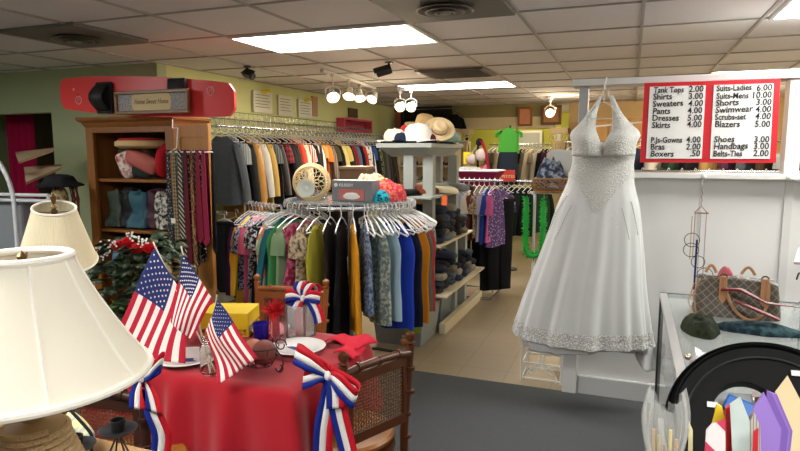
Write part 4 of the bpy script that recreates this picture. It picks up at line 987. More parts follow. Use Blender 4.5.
# hat head with dark brim and reddish strands
q = at(60, 182, Y=3.25)
t = thing('hat_display', 'dark hat on a floral head form with reddish trailing strands', 'hat display', (q.x, q.y, 1.15))
b = MB(); b.lathe([(.12, 0), (.15, -.012), (.155, .0), (.11, .02), (.09, .06), (.05, .075), (.0001, .08)], 26, (q.x, q.y, q.z - .02), wob=lambda a, i: .05 * math.sin(8 * a)); b.build('hat', cloth('#1d1f22'), t)
b = MB(); b.ellipsoid((q.x + .01, q.y - .02, q.z - .13), .06, .06, .11, 16, 10); b.build('head_form', cloth('#a9a276', pattern='floral', color2='#7a3a34', scale=20.), t)
b = MB()
for k in range(12):
    a_ = k * .12; b.tube([(q.x + .05 + .008 * k, q.y + .03, q.z - .02), (q.x + .11 + .006 * k, q.y + .02 * math.sin(k), q.z - .12), (q.x + .1 + .008 * k, q.y, q.z - .26 - .01 * (k % 4)), (q.x + .05 + .004 * k, q.y - .02, q.z - .34)], .004, 5)
b.build('strands', cloth('#54251f'), t)
b = MB(); b.lathe([(.05, 0), (.02, .02), (.015, q.z - .25)], 12, (q.x, q.y, 0)); b.build('stand', dw, t)
# ------------------------------------------------------------------ lamps
cream = mat('#e6e0cf', rough=.8, bump=.1, bscale=200, trans=0.)
trim = mat('#ece8dc', rough=.6)
brass = mat('#6e5836', rough=.35, metal=.8)
LX, LY, LT, LB = -1.03, .76, 1.41, 1.188
t = thing('table_lamp', 'large cream panelled lampshade on a rope wrapped base, nearest the camera', 'table lamp', (LX, LY, .755))
def shade(t, c, rt, rb, zt, zb, m, tm, ribs, pleats=0, th=.0025, bell=.2, n=96, tr=.006, tilt=0.):
    c = Vector(c); n0 = len(t.children)
    def rad(v): return rt + (rb - rt) * (v * (1 - bell) + bell * v * v)
    b = MB()
    pf = [(rad(k / 12), zt + (zb - zt) * k / 12) for k in range(13)]
    pf2 = [(r - th, z) for r, z in reversed(pf)]
    if pleats: n = pleats * 4
    b.lathe_open(pf + pf2 + [pf[0]], n, c, wob=(lambda a, i: .012 * math.cos(pleats * a)) if pleats else None); b.build('lamp_shade', m, t, angle=60)
    for r, z, nm in ((rt, zt, 'top_trim'), (rb, zb, 'bottom_trim')):
        b = MB(); b.tube([c + Vector((r * math.cos(k * PI / 36), r * math.sin(k * PI / 36), z)) for k in range(72)], tr, 8, closed=True); b.build(nm, tm, t)
    for k in range(ribs):
        a = 2 * PI * k / ribs + .25; b = MB(); b.tube([c + Vector(((rad(v) + .001) * math.cos(a), (rad(v) + .001) * math.sin(a), zt + (zb - zt) * v)) for v in [q / 8 for q in range(9)]], tr * .45, 6); b.build('seam', tm, t)
    b = MB()
    for k in range(3):
        a = 2 * PI * k / 3 + .3; b.tube([c + Vector((0, 0, zt - .02)), c + Vector(((rt - .003) * math.cos(a), (rt - .003) * math.sin(a), zt - .003))], .0025, 6)
    b.build('spider', brass, t)
    b = MB(); b.lathe([(.004, zt - .03), (.014, zt - .022), (.014, zt - .012), (.006, zt - .008), (.009, zt + .002), (.0001, zt + .012)], 14, c); b.build('finial', brass, t)
    if tilt:
        pv = Vector((0, 0, (zt + zb) / 2 - t.location.z)); ax = Vector((.62, .78, 0)); R_ = Matrix.Translation(pv) @ Matrix.Rotation(tilt, 4, ax) @ Matrix.Translation(-pv)
        for o in [x for x in C.objects if x.parent == t]: o.data.transform(R_)
shade(t, (LX, LY, 0), .08, .205, LT, LB, cream, trim, 8, bell=.3, tr=.0075)
rope = mat('#a58a62', rough=.9, bump=.6, bscale=150)
b = MB(); n = 0; pts = []; rs = []
prof = lambda z: .055 + .035 * math.sin(PI * min(1, max(0, (z - .77) / .3)))
for k in range(24 * 24):
    z = .79 + .3 * k / (24 * 24); a = k * 2 * PI / 24; pts.append((LX + prof(z) * math.cos(a), LY + prof(z) * math.sin(a), z))
b.tube(pts, .0068, 6); b.build('rope_wrapping', rope, t)
b = MB(); b.lathe([(.055, .755), (.058, .775), (.05, .785)] + [(prof(.79 + .3 * k / 10) - .004, .79 + .3 * k / 10) for k in range(11)] + [(.02, 1.1), (.012, 1.14), (.012, 1.38)], 24, (LX, LY, 0)); b.build('base', mat('#8a7048', rough=.6), t)
L2 = Vector((-2.5, 2.02, 0))
t = thing('table_lamp', 'smaller pleated cream lampshade with brass finial behind the large one', 'table lamp', L2 + Vector((0, 0, .65)))
shade(t, L2, .088, .17, 1.35, 1.085, mat('#e2d8b8', rough=.8), trim, 0, pleats=60, bell=.1, tilt=.3)
b = MB(); b.lathe([(.07, .65), (.075, .67), (.03, .69), (.05, .76), (.075, .85), (.06, .94), (.02, 1.0), (.012, 1.05), (.01, 1.32)], 20, L2); b.build('base', mat('#8c6f4a', rough=.4), t)
b = MB(); b.lathe([(.006, 1.33), (.014, 1.345), (.005, 1.36), (.012, 1.38), (.015, 1.395), (.0001, 1.42)], 12, L2); b.build('tall_finial', brass, t)
t = thing('side_table', 'round dark side table holding the pleated lamp', 'side table', L2)
b = MB(); b.lathe([(.0001, .62), (.22, .62), (.23, .635), (.22, .65), (.0001, .65)], 32, L2); b.build('table_top', dw, t)
b = MB(); b.lathe([(.16, .008), (.15, .04), (.03, .06), (.025, .3), (.04, .45), (.025, .62)], 20, L2); b.build('pedestal', dw, t)
t = thing('side_table', 'light wooden table corner holding the rope lamp and black candle holders', 'side table', (-1.4, .85, 0))
b = MB(); b.box(-1.95, -.9, .4, 1.27, .72, .75); b.build('table_top', mat('#b39268', rough=.4, pattern='wood', color2='#9c7b50', scale=12.), t, smooth=False, bev=.004)
for x in (-1.9, -.95):
    for y in (.45, 1.22): b = MB(); b.box(x - .025, x + .025, y - .025, y + .025, .008, .72); b.build('leg', oak, t, smooth=False)
for i, (px, py, cz) in enumerate([(76, 447, .82), (118, 431, .86)]):
    q = at(px, py, Z=cz); t = thing('candle_holder', ['black metal candle holder in front of the patterned cushion', 'black metal candle holder right of the patterned cushion'][i], 'candle holder', (q.x, q.y, .75), 0)
    b = MB(); b.lathe([(.012, cz - .006), (.045, cz), (.05, cz + .007), (.045, cz + .005), (.01, cz)], 24, (q.x, q.y, 0)); b.build('drip_tray', BLACK_METAL, t)
    b = MB(); b.lathe_open([(.017, cz), (.019, cz + .032), (.016, cz + .032), (.015, cz + .004)], 16, (q.x, q.y, 0)); b.build('cup', BLACK_METAL, t)
    for k in range(4):
        a = k * PI / 2 + .4; b = MB(); b.tube([(q.x, q.y, cz), (q.x + .012 * math.cos(a), q.y + .012 * math.sin(a), (cz + .76) / 2 + .02), (q.x + .045 * math.cos(a), q.y + .045 * math.sin(a), .754)], .0025, 6); b.build('leg', BLACK_METAL, t)
q = at(72, 436, Z=.82)
cushion('small_cushion', 'cream and black patterned cushion beside the rope lamp base', (q.x - .03, q.y + .05, .805), .15, .07, .05, cloth('#d6cc92', pattern='floral', color2='#9aa6a8', scale=24.), -.3, .25, pipe=cloth('#17171a'))
# ------------------------------------------------------------------ dining table
TX0, TX1, TY0, TY1, TH = -2.14, -1.15, 1.86, 2.6, .70
redc = cloth('#a01522', bump=.1, bscale=14, sheen=.2)
t = thing('dining_table', 'wooden dining table under the red cloth', 'table', ((TX0 + TX1) / 2, 2.2, 0))
b = MB(); b.box(TX0 + .02, TX1 - .02, TY0 + .02, TY1 - .02, TH - .03, TH - .006); b.build('table_top', oak, t, smooth=False)
for x in (TX0 + .1, TX1 - .12):
    for y in (TY0 + .1, TY1 - .1): b = MB(); b.tube([(x, y, .01), (x, y, TH - .03)], .03, 10); b.build('leg', oak, t)
b = MB()
def clothf(u, v):
    # concentric: v 0 centre -> .5 table edge -> 1 hem ; rounded rectangle
    a = 2 * PI * u; cx, cy = (TX0 + TX1) / 2, (TY0 + TY1) / 2; hx, hy = (TX1 - TX0) / 2, (TY1 - TY0) / 2
    ca, sa = math.cos(a), math.sin(a); k = 1 / max(abs(ca) , abs(sa)); k = k * .94 + .06
    ex, ey = hx * ca * k, hy * sa * k
    if v < .4:
        s = v / .4; return Vector((cx + ex * s, cy + ey * s, TH + .001 + .0015 * math.sin(ex * s * 21) * math.sin(ey * s * 17)))
    s = (v - .4) / .6; nrm = Vector((ca, sa, 0)); corner = abs(math.sin(2 * a)) ** 3
    fold = s ** .7 * (.03 * math.sin(a * 15 + 1) + .016 * math.sin(a * 27 + 2)) + .05 * corner * s
    out = .012 * min(1, s * 6) + .035 * s
    return Vector((cx + ex, cy + ey, TH - (.0 + .33 * s + .03 * corner * s) + .004 * math.sin(a * 12) * s)) + nrm * (out + fold)
b.grid(clothf, 220, 26, closeu=True); tag(b.build('tablecloth', redc, angle=80), 'bright red tablecloth draped over the dining table', 'tablecloth')
# hidden centre fan closes itself
def cane_chair(name, label, loc, rz, wood, W=.36, back=True):
    t = thing(name, label, 'chair', loc, rz); zt, zs = .80, .43
    b = MB(); b.lathe([(.0001, zs - .045), (.17, zs - .045), (.19, zs - .03), (.195, zs - .012), (.185, zs), (.1, zs + .006), (.0001, zs + .004)], 36, (0, 0, 0), sx=1.02, sy=.98); b.build('seat', mat('#a9702f', rough=.35, pattern='wood', color2='#8a541f', scale=16.), t, local=True)
    b = MB(); b.lathe([(.196, zs - .075), (.2, zs - .06), (.196, zs - .045), (.17, zs - .045), (.17, zs - .075), (.196, zs - .075)], 36, (0, 0, 0), sx=1.02, sy=.98); b.build('apron', wood, t, local=True)
    for s in (-1, 1):
        pts = [(s * W * .43, .18, .0), (s * W * .45, .17, zs), (s * W * .5, .19, zt)]
        b = MB(); b.tube(pts, [.016, .018, .017], 12)
        for k in range(1, 8):
            v = k / 8; p = Vector(pts[0]).lerp(Vector(pts[2]), v); p.y = .18 + (.01 if v > .7 else -.006); b.tube([(p.x, p.y, p.z - .006), (p.x, p.y, p.z + .006)], .0225, 10)
        b.lathe([(.013, zt), (.021, zt + .008), (.012, zt + .016), (.021, zt + .03), (.02, zt + .045), (.0001, zt + .058)], 14, (s * W * .5, .19, 0)); b.build('back_post', wood, t, local=True)
        b = MB(); b.tube([(s * .13, -.12, zs - .05), (s * .15, -.15, 0)], [.019, .015], 10); b.build('leg', wood, t, local=True)
    yb = .185; b = MB(); b.tube([(-W * .5, .19, zt - .035), (-W * .25, .19, zt - .025), (0, .19, zt - .022), (W * .25, .19, zt - .025), (W * .5, .19, zt - .035)], .016, 10)
    for k in (-.3, 0, .3): b.tube([(W * k - .005, .19, zt - .024), (W * k + .005, .19, zt - .024)], .02, 10)
    b.build('top_rail', wood, t, local=True)
    b = MB(); b.box(-W * .46, W * .46, yb - .012, yb + .008, zt - .085, zt - .045); b.box(-W * .46, W * .46, yb - .018, yb + .004, zs + .04, zs + .08); b.box(-W * .46, -W * .38, yb - .014, yb + .006, zs + .08, zt - .085); b.box(W * .38, W * .46, yb - .014, yb + .006, zs + .08, zt - .085); b.build('back_frame', wood, t, smooth=False, local=True, bev=.002)
    b = MB(); x0, x1, z0, z1 = -W * .38, W * .38, zs + .08, zt - .085; st = .0135
    x = x0 + st / 2
    while x < x1: b.box(x - .0013, x + .0013, yb - .006, yb - .003, z0, z1); x += st
    z = z0 + st / 2
    while z < z1: b.box(x0, x1, yb - .003, yb + .0, z - .0013, z + .0013); z += st
    k = -(z1 - z0)
    while k < x1 - x0:
        for sgn in (1, -1):
            pa, pb = max(0, k), min(x1 - x0, k + (z1 - z0))
            A = (x0 + pa, pa - k) if sgn > 0 else (x1 - pa, pa - k); B = (x0 + pb, pb - k) if sgn > 0 else (x1 - pb, pb - k)
            b.tube([(A[0], yb - .001, z0 + A[1]), (B[0], yb - .001, z0 + B[1])], .0013, 3)
        k += st * 1.5
    b.build('cane_panel', mat('#5f4327', rough=.5), t, local=True)
    return t
bam = mat('#5a3018', rough=.3, pattern='wood', color2='#432310', scale=30.)
ang = math.atan2(.13, .3)
# local +y is the chair's back side
cane_chair('dining_chair', 'brown bamboo style chair with cane back right of the table', (-1.07, 2.18, .008), math.radians(246), bam)
cane_chair('dining_chair', 'wooden chair behind the table with only its top rail showing', (-1.86, 2.86, .008), .05, mat('#8e5226', rough=.4), W=.46)
cane_chair('dining_chair', 'dark wooden chair with a striped ribbon bow beside the candle holders', (-1.72, 1.66, .008), PI + .1, mat('#3a2015', rough=.4), W=.42)
# ribbon bows
RB, RWt, RR_ = cloth('#1c2d86', rough=.5), cloth('#e4e2de', rough=.5), cloth('#c01c2c', rough=.5)
def ribbon(pts, wdir, w, t, name, mats=None):
    """a three-striped ribbon along pts, width direction wdir"""
    pts = [Vector(p) for p in pts]; b = MB(); n = 5
    sm = []
    for i in range(len(pts) - 1):
        for k in range(5):
            s = k / 5; p0 = pts[max(0, i - 1)]; p1 = pts[i]; p2 = pts[i + 1]; p3 = pts[min(len(pts) - 1, i + 2)]
            sm.append(.5 * ((2 * p1) + (-p0 + p2) * s + (2 * p0 - 5 * p1 + 4 * p2 - p3) * s * s + (-p0 + 3 * p1 - 3 * p2 + p3) * s ** 3))
    sm.append(pts[-1])
    wds = wdir if isinstance(wdir, list) else [wdir]
    ws = []
    for i in range(len(sm)):
        f = i / (len(sm) - 1) * (len(wds) - 1) if len(wds) > 1 else 0; k = min(int(f), max(0, len(wds) - 2))
        d = Vector(wds[k]).lerp(Vector(wds[min(k + 1, len(wds) - 1)]), f - k)
        wid = w[0] + (w[1] - w[0]) * min(1, i / 6) if isinstance(w, tuple) else w
        ws.append(d.normalized() * wid)
    for st in range(3):
        b.mi = st; vs = []
        for p, d in zip(sm, ws): vs += [p + d * (st / 3 - .5), p + d * ((st + 1) / 3 - .5)]
        b.add(vs, [(2 * i, 2 * i + 1, 2 * i + 3, 2 * i + 2) for i in range(len(sm) - 1)])
    return b.build(name, mats or [RB, RWt, RR_], t, solid=.0015)
def bow(label, c, s, tails, loops, cat='ribbon bow'):
    t = thing('ribbon_bow', label, cat, c); c = Vector(c)
    for L_ in loops: ribbon([c + Vector(p) * s for p in L_[0]], L_[1], (.025 * s, .085 * s), t, 'loop')
    for T_ in tails: ribbon([c + Vector(p) * s for p in T_[0]], T_[1], (.03 * s, .085 * s), t, 'tail')
    b = MB(); b.ellipsoid(c + Vector((0, -.01, 0)) * s, .015 * s, .014 * s, .02 * s, 12, 8); b.build('knot', RWt, t)
    return t
kc = at(329, 375, Y=1.86)
bow('large red white and blue ribbon bow tied to the right bamboo chair', kc, .9,
    [([(0, 0, 0), (-.01, .005, -.12), (-.035, .01, -.25), (-.05, .02, -.4)], (1, .15, .1)), ([(0, 0, 0), (.03, 0, -.1), (.05, .005, -.2), (.1, .01, -.4)], (1, .0, .15)), ([(0, -.01, 0), (.03, -.012, -.05), (.035, -.014, -.13)], (1, 0, .2))],
    [([(0, 0, 0), (-.06, -.03, .05), (-.14, -.02, .075), (-.15, .03, .06), (-.08, .03, .02), (0, 0, 0)], (.25, .1, 1)), ([(0, 0, 0), (-.05, -.02, -.005), (-.12, 0, -.035), (-.1, .04, -.01), (0, 0, 0)], (.1, .1, 1)), ([(0, 0, 0), (.05, -.03, -.01), (.12, -.02, -.075), (.1, .03, -.06), (0, 0, 0)], (.3, .1, 1))])
kc = at(143, 377, Y=1.42)
bow('red white and blue ribbon bow on the dark chair beside the large lampshade', kc, .8,
    [([(0, 0, 0), (-.03, 0, -.06), (-.04, .0, -.14)], (1, 0, .1)), ([(0, 0, 0), (.03, 0, -.06), (.05, 0, -.14)], (1, 0, -.1)), ([(0, .01, 0), (.03, .01, -.14), (.06, .02, -.24), (.045, .02, -.34)], (.8, .2, 0))],
    [([(0, 0, 0), (.05, -.02, .03), (.09, 0, .075), (.07, .03, .05), (0, 0, 0)], (.3, 0, 1)), ([(0, 0, 0), (-.05, -.02, .03), (-.1, 0, .0), (-.07, .03, -.02), (0, 0, 0)], (.2, 0, 1))])
kc = at(303, 298, Y=2.46)
bow('small red white and blue bow on top of the glass lantern', kc, .75,
    [([(0, 0, 0), (.06, 0, -.02), (.1, 0, -.08), (.12, 0, -.15)], (.9, 0, .4)), ([(0, 0, 0), (-.04, 0, -.03), (-.07, 0, -.08)], (.7, 0, -.4))],
    [([(0, 0, 0), (-.06, -.02, .02), (-.13, 0, .0), (-.08, .03, -.01), (0, 0, 0)], (.1, 0, 1)), ([(0, 0, 0), (.03, -.02, .06), (.06, 0, .1), (.08, .03, .05), (0, 0, 0)], (1, 0, .1)), ([(0, 0, 0), (-.02, -.02, .06), (.0, 0, .11), (.03, .03, .05), (0, 0, 0)], (1, 0, .1)), ([(0, 0, 0), (.06, -.02, .02), (.12, 0, .01), (.08, .03, -.01), (0, 0, 0)], (.1, 0, 1))])
# plates
def plate(label, c, r, tilt=(0, 0), seed=0):
    from mathutils import Euler
    t = thing('plate', label, 'plate', c); M = Matrix.Translation(Vector(c)) @ Euler((tilt[0], tilt[1], 0)).to_matrix().to_4x4()
    b = MB(); b.lathe([(.0001, .002), (r * .6, .002), (r * .68, .008), (r, .02), (r * 1.01, .023), (r * .98, .024), (r * .67, .013), (r * .6, .008), (.0001, .007)], 48, M=M); b.build('dish', mat('#eceae6', rough=.15), t)
    b = MB()
    ps = mat('#3a3a86', rough=.3)
    b.prism([(-.5 * r, .0), (-.3 * r, .13 * r), (0, .1 * r), (.2 * r, .2 * r), (.3 * r, .05 * r), (.5 * r, .0), (.3 * r, -.12 * r), (0, -.2 * r), (-.25 * r, -.1 * r)], 0, .0006, M=M @ Matrix.Rotation(-PI / 2, 4, 'X') @ TR(0, -.0095, 0)); b.build('printed_motif', ps, t, smooth=False)
    return t
plate('white plate with a blue printed motif at the table right edge', (-1.38, 2.3, TH + .004), .125)
plate('white plate with a purple printed motif under the flags', (-1.76, 2.0, TH + .004), .125)
plate('white plate partly hidden behind the purple glass', (-1.66, 2.5, TH + .004), .1)
# napkin
b = MB()
def nap(u, v): return Vector((-1.32 + .2 * u + .03 * v, 2.42 + .17 * v - .04 * u, TH + .006 + .03 * math.sin(PI * u) * (1 - v * .6) + .012 * math.sin(7 * u + 3 * v)))
b.grid(nap, 18, 12); tag(b.build('napkin', cloth('#c9243a'), solid=.004, angle=80), 'folded red cloth napkin at the far right corner of the table', 'napkin')
b = MB(); nb = nap
b.grid(lambda u, v: Vector((-1.2 + .1 * u, 2.3 + .14 * v, TH + .006 + .02 * math.sin(PI * u + .5) + .006 * math.sin(9 * v))), 10, 10); tag(b.build('napkin', cloth('#cf2c3f'), solid=.004, angle=80), 'smaller red napkin fold between the blue motif plate and table edge', 'napkin')
# tumblers / jars
def tumbler(name, label, c, r, h, m, taper=1.15, cat='glass'):
    b = MB(); b.lathe([(.0001, 0), (r * .9, 0), (r, .004), (r * taper, h), (r * taper - .003, h), (r - .003, .008), (.0001, .008)], 28, c); return tag(b.build(name, m), label, cat)
tumbler('drinking_glass', 'purple blue glass tumbler beside the yellow box', (-1.575, 2.3, TH + .002), .033, .11, mat('#3326a8', rough=.08, trans=.6, ior=1.3))
tumbler('drinking_glass', 'clear pink tinted glass right of the purple tumbler', (-1.5, 2.33, TH + .002), .033, .12, mat('#f0c6cc', rough=.05, trans=.95, ior=1.25))
rf = MB(); c0 = Vector((-1.6, 2.45, TH + .12))
for k in range(70):
    a, e_ = rnd.uniform(0, 2 * PI), rnd.uniform(-.2, 1.4); d = Vector((math.cos(a) * math.cos(e_), math.sin(a) * math.cos(e_), math.sin(e_)))
    rf.tube([c0, c0 + d * .035 , c0 + d * .075], [.0035, .004, .001], 4)
rf.lathe([(.02, -.12), (.03, -.118), (.022, .0), (.0001, .01)], 12, c0); tag(rf.build('tinsel_pick', mat('#c01722', rough=.4)), 'spiky red tinsel ball behind the purple tumbler', 'decoration')
t = thing('lantern', 'square glass lantern with a red candle at the back of the table', 'lantern', (-1.475, 2.49, TH))
q = (-1.475, 2.49)
for sx in (-1, 1):
    for sy in (-1, 1): b = MB(); b.box(q[0] + sx * .05 - .004, q[0] + sx * .05 + .004, q[1] + sy * .05 - .004, q[1] + sy * .05 + .004, TH + .002, TH + .17); b.build('corner_post', mat('#8b8880', rough=.3, metal=.7), t, smooth=False)
b = MB(); b.box(q[0] - .055, q[0] + .055, q[1] - .055, q[1] + .055, TH + .002, TH + .012); b.build('base', mat('#8b8880', rough=.3, metal=.7), t, smooth=False)
for d in ((-.048, .048, -.05, -.047), (-.048, .048, .047, .05), (-.05, -.047, -.046, .046), (.047, .05, -.046, .046)):
    b = MB(); b.box(q[0] + d[0], q[0] + d[1], q[1] + d[2], q[1] + d[3], TH + .012, TH + .165); b.build('glass_pane', mat('#cfd6d4', rough=.05, alpha=.25), t, smooth=False)
tag_c = MB(); tag_c.lathe([(.0001, TH + .013), (.027, TH + .013), (.03, TH + .06), (.027, TH + .125), (.015, TH + .14), (.0001, TH + .14)], 20, (q[0], q[1], 0)); tag(tag_c.build('candle', mat('#b5202a', rough=.5)), 'red pillar candle inside the glass lantern', 'candle')
def jar(label, c, r=.042, h=.15):
    t = thing('mason_jar', label, 'jar', c)
    b = MB(); b.lathe_open([(.0001, .002), (r * .85, .002), (r, .012), (r, h * .68), (r * .92, h * .78), (r * .74, h * .84), (r * .74, h), (r * .7, h), (r * .7, h * .84), (r * .88, h * .77), (r * .95, h * .66), (r * .95, .014), (r * .8, .008), (.0001, .008)], 28, c); b.build('glass', GLASS, t)
    b = MB()
    for z in (.87, .92, .97): b.tube([(c[0] + r * .76 * math.cos(k * PI / 14), c[1] + r * .76 * math.sin(k * PI / 14), c[2] + h * z) for k in range(28)], .0015, 5, closed=True)
    b.build('threads', GLASS, t); return t
jc = (-1.565, 1.93, TH + .002); jar('clear mason jar holding the small flags at the table front', jc, .045, .155)
jar('clear mason jar left of the flag jar behind the plate', (-1.68, 2.13, TH + .002), .042, .14)
# yellow box
a = at(205, 335, Z=TH)
YB = (-1.9, -1.66, 2.28, 2.5)
t = thing('yellow_box', 'yellow cardboard box with printed sides lying on the table', 'box', (-1.78, 2.39, TH))
b = MB(); M = Matrix.Translation((-1.85, 2.44, TH + .003)) @ RZ(.32)
b.box(-.12, .12, -.1, .1, 0, .12, M=M); b.build('carton', mat('#e0be1e', rough=.5), t, smooth=False, bev=.003)
b = MB(); b.box(.1201, .122, -.09, .09, .015, .055, M=M); b.build('printed_side', mat('#3d3024', rough=.5, pattern='floral', color2='#d9a51c', scale=40.), t, smooth=False)
b = MB(); b.box(-.11, .11, -.1015, -.1001, .01, .04, M=M); b.build('printed_front', mat('#7a4a22', rough=.5, pattern='floral', color2='#d9b51c', scale=40.), t, smooth=False)
# wire basket with two balls
bc = Vector((-1.42, 2.05, TH))
t = thing('wire_basket', 'black wire basket with curled ends holding two brown balls', 'basket', bc)
b = MB()
for z, r in ((.02, .06), (.06, .082), (.1, .09)): b.tube([bc + Vector((r * math.cos(k * PI / 16), r * .8 * math.sin(k * PI / 16), z)) for k in range(32)], .002, 5, closed=True)
for k in range(10):
    a = k * PI / 5; b.tube([bc + Vector((r * math.cos(a), r * .8 * math.sin(a), z)) for r, z in ((.02, .012), (.06, .02), (.082, .06), (.09, .1))], .0018, 5)
b.build('wire_bowl', BLACK_METAL, t)
for s in (-1, 1):
    b = MB(); pts = [bc + Vector((s * (.09 + .035 * math.sin(v * PI * .9)), -.01, .1 - .1 * v)) for v in [k / 8 for k in range(9)]] + [bc + Vector((s * (.105 + .018 * math.cos(k * .55 + PI)), -.01, .018 + .016 * math.sin(k * .55 + PI))) for k in range(9)]
    b.tube(pts, .0028, 6)
    b.tube([bc + Vector((s * (.115 + .028 * math.cos(k * .5) * (1 - k * .03)), -.01, .12 + .028 * math.sin(k * .5) * (1 - k * .03))) for k in range(14)], .0028, 6); b.build('scroll_handle', BLACK_METAL, t)
for i, (dx, dy, r, lab, cx) in enumerate([(-.04, .02, .047, 'peach brown ribbed ball in the wire basket, nearer the flags', '#a8684c'), (.03, -.005, .052, 'reddish brown grooved ball in the wire basket, nearer the curled end', '#7a4038')]):
    b = MB(); b.lathe([(.0001, 0)] + [(r * math.sin(k * PI / 12), r - r * math.cos(k * PI / 12)) for k in range(1, 12)] + [(.0001, 2 * r)], 40, bc + Vector((dx, dy, .022)), wob=lambda a, i: .035 * math.cos(8 * a)); tag(b.build('decorative_ball', mat(cx, rough=.6)), lab, 'ball')
# ------------------------------------------------------------------ flags
FB, FR, FWt = cloth('#262f63', bump=0.), cloth('#b22238', bump=0.), cloth('#e4dcd6', bump=0.)
def flag(label, A, E_, F, G, wave, base, tip, seed=0):
    """corners: A hoist top, E hoist bottom, F fly top, G fly bottom"""
    t = thing('small_flag', label, 'flag', base)
    nrm = (E_ - A).cross(F - A).normalized()
    if nrm.y > 0: nrm = -nrm
    def S(h, f):  # h along hoist 0..1 ; f along fly 0..1
        p = A.lerp(E_, h).lerp(F.lerp(G, h), f)
        return p + nrm * (wave * math.sin(h * 7 + f * 2.5 + seed) * f ** .5 + wave * .6 * math.sin(f * 6 + h * 3 + seed))
    b = MB(); nf = 20; cb_ = 8
    b.grid(lambda u, v: S(v, u), nf, 26)
    b.m = [0 if (k // nf < 14 and k % nf < cb_) else (1 if (k // nf // 2) % 2 == 0 else 2) for k in range(nf * 26)]
    b.build('cloth', [FB, FR, FWt], t, solid=.0008, angle=80)
    b = MB()
    R_ = .42 / 13
    for r in range(9):
        for c_ in range(6 if r % 2 == 0 else 5):
            f0 = .4 * ((c_ * 2 + (1 if r % 2 == 0 else 2)) / 12); h0 = 7 / 13 * (r + 1) / 10
            for side in (-1, 1):
                cen = S(h0, f0) + nrm * .0015 * side; ux = (S(h0, f0 + .01) - S(h0, f0)).normalized(); uy = nrm.cross(ux); R2 = (E_ - A).length * R_ * .62
                vs = [cen] + [cen + (ux * math.cos(k * PI / 5 + .3) + uy * math.sin(k * PI / 5 + .3)) * (R2 if k % 2 == 0 else R2 * .42) for k in range(10)]
                b.add(vs, [(0, k + 1, (k + 1) % 10 + 1) for k in range(10)])
    b.build('stars', FWt, t, smooth=False)
    b = MB(); b.tube([base, tip], .0032, 8); b.build('pole', mat('#d8d0bc', rough=.4), t)
    d = (tip - base).normalized(); b = MB(); b.lathe([(.004, 0), (.006, .005), (.005, .014), (.0001, .024)], 10, M=frame(tip, d.orthogonal(), d.cross(d.orthogonal()), d)); b.build('finial', mat('#4a3a20', rough=.4), t)
jb = Vector((-1.565, 1.93, TH + .012))
A, E_, F, G = at(155, 248, Y=2.02), at(191, 308, Y=1.98), at(107, 352, Y=2.0), at(184, 364, Y=1.9)
flag('largest small flag with its stars at the upper left over the roses', A, E_, F, G, .007, jb + Vector((.01, .01, 0)), at(153, 242, Y=2.03), 1)
A, E_, F, G = at(183, 254, Y=1.96), at(213, 300, Y=1.95), at(170, 322, Y=1.86), at(190, 340, Y=1.86)
flag('middle small flag curling in front of the neckties', A, E_, F, G, .012, jb + Vector((0, -.01, 0)), at(181, 246, Y=1.97), 2.5)
A, E_, F, G = at(216, 300, Y=1.84), at(206, 332, Y=1.86), at(258, 358, Y=1.8), at(219, 384, Y=1.8)
flag('lowest small flag hanging over the front of the red table', A, E_, F, G, .01, jb + Vector((-.01, 0, 0)), at(217, 294, Y=1.84), 4)
# ------------------------------------------------------------------ rose bouquet
RC0 = Vector((-2.62, 2.66, .0))
t = thing('plant_stand', 'dark stool under the rose bouquet', 'stool', RC0)
b = MB(); b.lathe([(.0001, .5), (.15, .5), (.16, .515), (.15, .53), (.0001, .53)], 24, RC0); b.build('seat', dw, t)
for k in range(3): a = k * 2.1; b = MB(); b.tube([RC0 + Vector((.1 * math.cos(a), .1 * math.sin(a), .5)), RC0 + Vector((.15 * math.cos(a), .15 * math.sin(a), .01))], .015, 8); b.build('leg', dw, t)
t = thing('rose_bouquet', 'bouquet of red silk roses and white sprays with dark leaves', 'flowers', RC0 + Vector((0, 0, .53)))
b = MB(); b.lathe_open([(.0001, .532), (.06, .532), (.08, .6), (.06, .68), (.05, .7), (.046, .7), (.055, .68), (.075, .6), (.055, .54), (.0001, .54)], 24, RC0); b.build('vase', mat('#2a2c2a', rough=.2), t)
lf = MB(); r2 = random.Random(5); lm = mat('#20311d', rough=.5, pattern='mottle', color2='#2f4426', scale=20.)
for k in range(420):
    a = r2.uniform(0, 2 * PI); rr = r2.uniform(.02, .22) ** 1; z = r2.uniform(.62, 1.1); rr *= (.6 + .6 * math.sin(PI * (z - .5) / .75))
    c = RC0 + Vector((rr * math.cos(a), rr * math.sin(a), z)); d = Vector((math.cos(a + r2.uniform(-.8, .8)), math.sin(a + r2.uniform(-.8, .8)), r2.uniform(-.9, .3))).normalized(); s = d.cross(Vector((0, 0, 1))).normalized(); L_ = r2.uniform(.055, .095); w = L_ * .42; s = (s + Vector((r2.uniform(-.5, .5), 0, r2.uniform(-.9, .9)))); s = (s - d * s.dot(d)).normalized(); up = s.cross(d) * .008
    lf.add([c, c + d * L_ * .4 + s * w, c + d * L_ * .45 + up, c + d * L_ * .4 - s * w, c + d * L_ * .8 + s * w * .6, c + d * L_ * .8 - s * w * .6, c + d * L_], [(0, 1, 2), (0, 2, 3), (1, 4, 2), (2, 5, 3), (2, 4, 6, 5)])
lf.build('leaves', lm, t, solid=.001)
sm_ = MB()
heads = [(118, 247), (137, 250), (149, 249), (127, 244), (112, 262), (158, 300), (120, 290)]
for px, py in heads:
    c = at(px, py, Y=2.55); sm_.tube([RC0 + Vector((0, 0, .62)), (RC0 + Vector((0, 0, .62))).lerp(c, .6) + Vector((0, .02, 0)), c], .003, 5)
